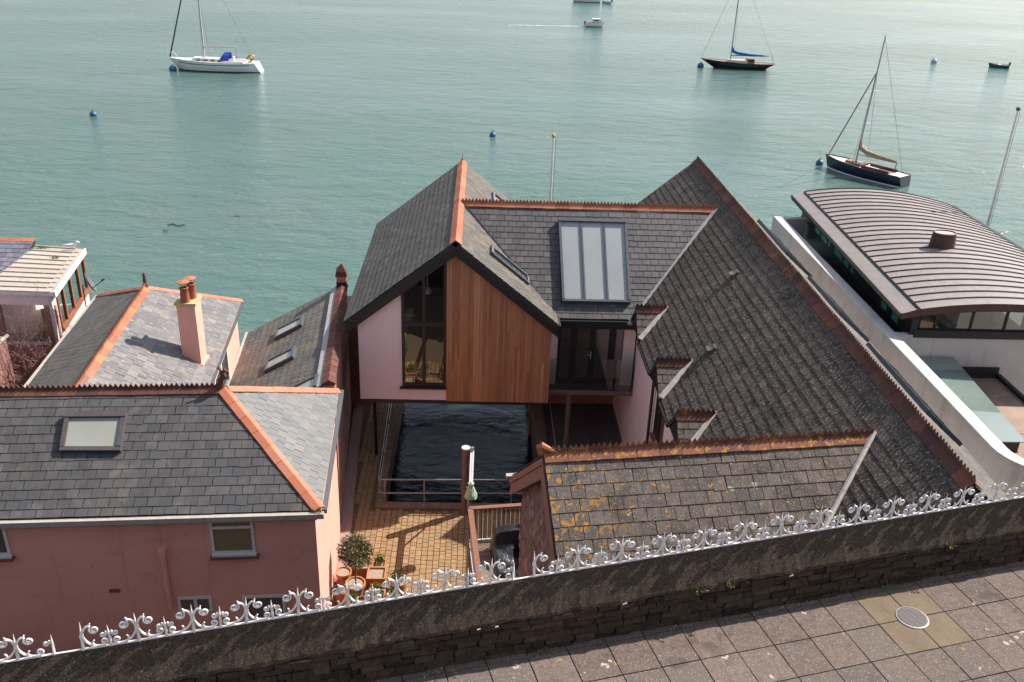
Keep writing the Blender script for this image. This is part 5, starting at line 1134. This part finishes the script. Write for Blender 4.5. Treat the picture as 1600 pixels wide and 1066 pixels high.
# flagpoles on the river side
def flagpole(label, x, y, ztop, r, ball):
    t = thing('flagpole', label, 'flagpole', (x, y, .96)); MB().tube([(x, y, .9), (x, y, ztop * .6), (x, y, ztop)], [r, r * .9, r * .7], 10).build('pole', 'white', t, True)
    MB().lathe((x, y, ztop), [(.01, 0), (r * 1.1, .03), (r * 1.5, .09), (r * 1.1, .15), (.01, .18)], 10).build('finial', ball, t, True)
    MB().tube([(x + r * 2.2, y, 1.5), (x + r * 1.6, y, ztop)], .008, 4).build('halyard', 'rope', t)
flagpole('thin white flagpole rising behind the saw toothed ridge', 2.91, 36.2, 9.35, .06, 'ochre')
flagpole('tall white flagpole behind the curved roof at the right edge', 21.24, 36.2, 10.95, .06, 'dish')

# ================================================================ boats and buoys
def hull(mb, deck, stripe, L, B, D, tr=.62, rake=.9, srake=.3, sheer=.25, full=.5, dr=.35):
    n = 22; rows = []
    for i in range(n + 1):
        t = i / n; f = (math.sin(math.pi * min(t / (2 * full), .5)) ** .85) if t < full else 1 - (1 - tr) * ((t - full) / (1 - full)) ** 2
        f = max(f, .012); b = B / 2 * f; zd = D * (1 + sheer * (1 - t) ** 2 * 1.3 + .25 * sheer * t ** 2)
        def X(z):
            k = 1 - (z / zd if z > 0 else 0)
            return L / 2 - t * L - rake * k * (1 - t) ** 4 + srake * k * t ** 4
        rows.append([V((X(zd), b, zd)), V((X(zd * .5), b * .93, zd * .5)), V((X(.10), b * .80, .10)), V((X(0), b * .76, -.02)), V((X(-dr), 0, -dr))])
    for i in range(n):
        for k in range(4):
            for s in (1, -1):
                a = [V((v.x, v.y * s, v.z)) for v in (rows[i][k], rows[i + 1][k], rows[i + 1][k + 1], rows[i][k + 1])]
                tgt = stripe if (stripe is not None and k == 2) else mb
                tgt.add(a, [[0, 1, 2, 3] if s < 0 else [3, 2, 1, 0]])
        if deck is not None:
            a, b = rows[i][0], rows[i + 1][0]; z = V((0, 0, .04)); deck.add([a - z, b - z, V((b.x, -b.y, b.z)) - z, V((a.x, -a.y, a.z)) - z], [[0, 1, 2, 3]])
    r = rows[-1]; mb.add([r[0], r[1], r[2], r[3], r[4]] + [V((v.x, -v.y, v.z)) for v in (r[3], r[2], r[1], r[0])], [list(range(9))])
    return rows
def boat(name, label, cat, c, bow_dir, group=None):
    rz = math.atan2(bow_dir[1], bow_dir[0]); return thing(name, label, cat, (c[0], c[1], 0), group, rz)
def part(mb, name, mat, t, smooth=True):
    o = link(name, mb.mesh(name, mat, smooth)); o.parent = t; return o
def stay(t, a, b, r=.012, mat='rope', name='stay'): part(MB().tube([a, b], r, 4), name, mat, t, False)
GB = 'boats moored on the river'
# white sloop
t = boat('white_sloop', 'white sailing yacht with blue sprayhood moored at upper left', 'yacht', (-30.1, 107.5), (-1, .0), GB)
h, d, s = MB(), MB(), MB(); hull(h, d, s, 9.7, 3.1, 1.0, .7, 1.0, -.6, .22, .55); part(h, 'hull', 'hull_w', t); part(d, 'deck', 'deckw', t); part(s, 'boot_stripe', 'boot', t)
mb = MB(); mb.beam((4.2, 1.36 - 1.33, 1.02), (4.1, .02, 1.02), .01, .01)
for sgn in (1, -1): mb.tube([(3.6, sgn * .72, .92), (2, sgn * 1.26, .82), (0, sgn * 1.54, .78), (-2.5, sgn * 1.46, .78), (-4.3, sgn * 1.2, .80)], .035, 4)
part(mb, 'rubbing_strake', 'boot', t)
mb = MB(); mb.prism([(2.2, -.45, 1.0), (-1.0, -.85, .95), (-1.0, .85, .95), (2.2, .45, 1.0)], (-.15, 0, .38)); part(mb, 'cabin', 'hull_w', t)
for x in (-.4, .4, 1.2): part(MB().box(x, x + .42, .71, .84 - .02 * x, 1.14, 1.24), 'cabin_window', 'black', t)
part(MB().box(-1.55, -.75, .80, .90, 1.1, 1.22), 'cabin_window', 'black', t)
mb = MB(); mb.box(-3.6, -1.4, .5, .95, .95, 1.2); mb.box(-3.6, -1.4, -.95, -.5, .95, 1.2); part(mb, 'cockpit_coaming', 'hull_w', t)
mb = MB(); P_ = []
for k in range(9):
    a = math.pi * k / 8; P_.append([(-.9 - .0, .85 * math.cos(a), 1.2 + .2 * math.sin(a)), (-1.45, .9 * math.cos(a), 1.2 + .85 * math.sin(a)), (-2.0, .9 * math.cos(a), 1.2 + .85 * math.sin(a))])
for k in range(8):
    for j in range(2): mb.add([P_[k][j], P_[k + 1][j], P_[k + 1][j + 1], P_[k][j + 1]], [[0, 1, 2, 3]])
part(mb, 'sprayhood', 'royal', t)
part(MB().tube([(.9, 0, 1.2), (.9, 0, 13.5)], [.11, .08], 8), 'mast', 'spar', t); part(MB().tube([(.85, 0, 2.55), (-2.7, 0, 2.6)], .07, 8), 'boom', 'spar', t)
part(MB().tube([(4.7, 0, 1.35), (1.0, 0, 13.0)], [.09, .06], 6), 'furled_jib', 'furl', t); stay(t, (.9, 0, 13.4), (-4.6, 0, 1.2)); stay(t, (.9, 0, 9), (.7, 1.5, 1)); stay(t, (.9, 0, 9), (.7, -1.5, 1)); stay(t, (-2.6, 0, 2.6), (-2.7, 0, 1.2), .02)
mb = MB(); mb.tube([(4.0, .6, 1.2), (4.4, .4, 1.85), (5.0, 0, 1.9), (4.4, -.4, 1.85), (4.0, -.6, 1.2)], .02, 5); mb.tube([(4.9, 0, 1.2), (5.0, 0, 1.9)], .02, 5); part(mb, 'pulpit', 'aluminium', t)
mb = MB(); mb.tube([(-3.2, 1.2, 1.0), (-3.3, 1.2, 1.6), (-4.5, 1.0, 1.65), (-4.6, 0, 1.65), (-4.5, -1.0, 1.65), (-3.3, -1.2, 1.6)], .02, 5); mb.tube([(-4.5, 1, 1.0), (-4.5, 1, 1.65)], .02, 4); part(mb, 'pushpit', 'aluminium', t)
for x, z in ((-4.3, 1.45), (-4.55, 1.7)):
    mb = MB(); mb.tube([(x + .28 * math.cos(a), 1.06, z + .28 * math.sin(a)) for a in [k * .45 for k in range(13)]], .08, 6); part(mb, 'lifebuoy', 'yellow', t)
part(MB().obox((-2.4, .3, 1.3), (.1, 0, 0), (0, .18, 0), (0, 0, .35)), 'wheel_pedestal', 'white', t)
# navy classic yacht
t = boat('navy_yacht', 'dark navy classic yacht with bright blue sail cover, farther right', 'yacht', (33.0, 121.8), (-9, .8), GB)
h, d, s = MB(), MB(), MB(); hull(h, d, s, 9.6, 2.3, .72, .38, 1.9, 1.4, .45, .52); part(h, 'hull', 'hull_n', t); part(d, 'deck', 'teak', t); part(s, 'boot_stripe', 'boot', t)
mb = MB(); mb.prism([(1.2, -.45, .78), (-1.2, -.6, .75), (-1.2, .6, .75), (1.2, .45, .78)], (0, 0, .32)); part(mb, 'cabin', 'deckw', t)
part(MB().box(-2.1, -1.2, -.62, .62, .75, 1.32), 'doghouse', 'teak', t); part(MB().box(-2.0, -1.3, .625, .64, 1.0, 1.25), 'cabin_window', 'black', t)
part(MB().tube([(.9, 0, .8), (.9, 0, 12.5)], [.1, .07], 8), 'mast', 'spar', t)
mb = MB(); mb.tube([(.85, 0, 2.7), (.72, 0, 2.2), (.2, 0, 1.95), (-1.5, 0, 1.75), (-3.3, 0, 1.72)], [.07, .24, .22, .17, .10], 8); part(mb, 'sail_cover', 'sailblue', t)
part(MB().tube([(.85, 0, 1.6), (-3.9, 0, 1.72)], .06, 6), 'boom', 'teak', t)
stay(t, (4.7, 0, 1.1), (.95, 0, 11.6), .022, 'spar'); stay(t, (.9, 0, 12.3), (-4.6, 0, 1)); stay(t, (.9, 0, 9.5), (.7, 1.1, .8)); stay(t, (.9, 0, 9.5), (.7, -1.1, .8))
mb = MB(); mb.tube([(4.1, .35, 1.0), (4.5, .25, 1.6), (4.85, 0, 1.6), (4.5, -.25, 1.6), (4.1, -.35, 1.0)], .02, 5); part(mb, 'pulpit', 'aluminium', t)
part(MB().tube([(-4.55, 0, .9), (-4.35, 0, 2.0)], .02, 5), 'flag_staff', 'teak', t)
# navy day sailer, nearer
t = boat('navy_day_sailer', 'navy day sailer with tan sail cover nearest the curved roof', 'yacht', (29.27, 68.2), (-3.67, 5.0), GB)
h, d, s = MB(), MB(), MB(); hull(h, d, s, 6.9, 2.05, .78, .72, .35, -.15, .22, .58); part(h, 'hull', 'hull_n', t); part(d, 'deck', 'deckw', t); part(s, 'boot_stripe', 'hull_w', t)
mb = MB()
for sgn in (1, -1): mb.tube([(3.3, sgn * .12, 1.0), (2, sgn * .66, .93), (0, sgn * 1.0, .84), (-1.5, sgn * .98, .82), (-3.3, sgn * .75, .82)], .028, 5)
part(mb, 'toe_rail', 'boot', t)
mb = MB(); mb.prism([(1.5, -.3, .82), (.0, -.62, .8), (.0, .62, .8), (1.5, .3, .82)], (-.05, 0, .2)); part(mb, 'cabin', 'teak', t)
part(MB().box(.1, .9, -.35, .35, 1.0, 1.045), 'hatch', 'dim_glass', t)
part(MB().box(-2.4, -.15, -.55, .55, .775, .785), 'cockpit', 'deck', t)
mb = MB(); mb.box(-2.4, -.15, .55, .68, .76, .98); mb.box(-2.4, -.15, -.68, -.55, .76, .98); part(mb, 'coaming', 'boot', t)
part(MB().box(-3.2, -2.5, -.6, .6, .77, .80), 'stern_deck', 'deckw', t)
part(MB().tube([(.75, 0, .9), (.55, 0, 5.5), (.35, 0, 10.2)], [.085, .075, .05], 8), 'mast', 'spar', t)
part(MB().tube([(3.15, 0, 1.1), (.5, 0, 7.6)], [.06, .05], 6), 'furled_jib', 'sailtan', t)
mb = MB(); mb.tube([(.68, 0, 2.75), (.55, 0, 2.1), (.0, 0, 1.85), (-1.2, 0, 1.72), (-2.5, 0, 1.66)], [.05, .22, .2, .16, .11], 8); part(mb, 'sail_cover', 'sailtan', t)
part(MB().tube([(.7, 0, 1.55), (-2.7, 0, 1.6)], .05, 6), 'boom', 'spar', t)
part(MB().tube([(-2.55, 0, 1.6), (-2.5, 0, .85)], .03, 5), 'boom_crutch', 'rope', t)
stay(t, (.35, 0, 10.1), (-3.2, 0, .85)); stay(t, (.45, 0, 7.8), (.4, 1.0, .85)); stay(t, (.45, 0, 7.8), (.4, -1.0, .85))
for z, x in ((3.9, .62), (6.3, .5)): part(MB().tube([(x - .1, -.62, z), (x, 0, z + .06), (x - .1, .62, z)], .018, 4), 'spreader', 'spar', t)
part(MB().tube([(.35, -.18, 10.35), (.35, 0, 10.2), (.62, .1, 10.4)], .012, 4), 'wind_vane', 'rope', t)
# small motor boat under way, with its wake
t = boat('motor_boat', 'small blue and white motor boat with cuddy under way, trailing a wake', 'motor boat', (19.4, 165), (1, .12), GB)
h, d, s = MB(), MB(), MB(); hull(h, d, s, 3.6, 1.5, .62, .85, .6, -.1, .3, .5); part(h, 'hull', 'hull_w', t); part(d, 'deck', 'teak', t); part(s, 'boot_stripe', 'hull_b', t)
mb = MB(); mb.prism([(1.1, -.45, .75), (-.4, -.55, .75), (-.4, .55, .75), (1.1, .45, .75)], (-.25, 0, .55)); part(mb, 'cuddy', 'hull_w', t); part(MB().box(-.4, .45, -.57, -.54, .98, 1.2), 'cabin_window', 'dim_glass', t)
part(MB().obox((-1.85, 0, .6), (.12, 0, 0), (0, .14, 0), (0, 0, .3)), 'outboard', 'black', t)
MT['foam'] = mk('foam', (.75, .76, .75), rough=.9)
mb = MB()
for k in range(260):
    a = random.random() ** 1.7; x = 17.5 - a * 13; w = .12 + .5 * a; y = 164.75 - a * 1.6 + RU(-w, w); l = RU(.12, .4) * (1 - .6 * a); b = RU(.03, .09)
    mb.add([(x - l, y, .012), (x, y - b, .014), (x + l, y, .012), (x, y + b, .02)], [[0, 1, 2, 3]])
q = mb.build('wake_foam', 'foam'); q['kind'] = 'stuff'; q['label'] = 'white foam of the motor boat wake on the water'; q['category'] = 'wake'
# rowing boat with outboard
t = boat('rowing_boat', 'small dark teal rowing boat with outboard at the far right', 'rowing boat', (72.2, 130.7), (-1, .3), GB)
h, d, s = MB(), MB(), MB(); hull(h, d, None, 2.7, 1.2, .42, .75, .25, -.05, .35, .55, .15); part(h, 'hull', 'hull_g', t); part(d, 'floor', 'teak', t)
part(MB().box(-.3, .0, -.5, .5, .43, .47), 'thwart', 'deckw', t); part(MB().obox((-1.42, 0, .62), (.1, 0, 0), (0, .12, 0), (0, 0, .22)), 'outboard', 'black', t)
# boats at the upper edge
t = boat('white_cruiser', 'white hulled boat cut off by the top edge', 'boat', (22.3, 212.9), (-1, 0), GB)
h, d, s = MB(), MB(), MB(); hull(h, d, s, 6.4, 2.2, .95, .8, .8, -.2, .2, .55); part(h, 'hull', 'hull_w', t); part(d, 'deck', 'deckw', t); part(s, 'boot_stripe', 'boot', t)
mb = MB(); mb.prism([(1.3, -.6, 1.05), (-1.6, -.75, 1.0), (-1.6, .75, 1.0), (1.3, .6, 1.05)], (-.2, 0, .8)); part(mb, 'cabin', 'hull_w', t); part(MB().box(-1.5, .8, -.76, -.72, 1.3, 1.6), 'cabin_window', 'dim_glass', t)
t = boat('grey_dinghy', 'small grey dinghy towed behind the white boat at the top', 'dinghy', (26.9, 210.8), (-1, .6), GB)
h, d = MB(), MB(); hull(h, d, None, 2.5, 1.3, .42, .85, .2, 0, .3, .5, .12); part(h, 'hull', 'buoy_p', t); part(d, 'floor', 'dish', t); part(MB().obox((-1.2, 0, .6), (.14, 0, 0), (0, .16, 0), (0, 0, .28)), 'outboard', 'boot', t)
def buoy(label, x, y, r, mat='buoy'):
    t = thing('mooring_buoy', label, 'buoy', (x, y, 0), 'mooring buoys'); mb = MB(); mb.lathe((x, y, r * .35), [(.02, -r), (r * .7, -r * .7), (r, -.1 * r), (r, .2 * r), (r * .72, r * .7), (r * .2, r * .95), (.03, r)], 14); mb.build('float', mat, t, True)
    MB().tube([(x + .1 * math.cos(a), y, r * 1.35 + .1 * math.sin(a)) for a in [k * .7 for k in range(10)]], .025, 4).build('ring', 'rope', t)
buoy('blue mooring buoy alone on the water at far left', -33.65, 81.7, .30); buoy('blue mooring buoy alone above the gable ridge', 1.1, 78.3, .27)
buoy('blue mooring buoy under the bow of the white sloop', -34.35, 106.6, .42); buoy('light blue buoy at the bow of the navy classic yacht', 28.4, 122.2, .42)
buoy('blue buoy at the bow of the navy day sailer', 27.1, 71.6, .30); buoy('pale grey blue buoy left of the rowing boat', 64.5, 133.8, .42, 'buoy_p')
for lab, px_, py_, l in (('dark ribbon of floating seaweed left of the gable roof', 275, 352, .9), ('small floating weed scrap right of the seaweed ribbon', 370, 338, .3), ('tiny floating weed scrap below the seaweed ribbon', 258, 361, .25)):
    c = uz(px_, py_, 0); mb = MB()
    for k in range(14):
        a = k / 13; p = c + V((-l / 2 + l * a, .15 * math.sin(a * 7) * l, .01)); mb.obox(p, (l / 20, RU(-.03, .03), 0), (RU(-.02, .02), RU(.04, .12) * l, 0), (0, 0, .012))
    tag(mb.build('seaweed', 'weed'), lab, 'seaweed', 'floating seaweed')

finish_slates()
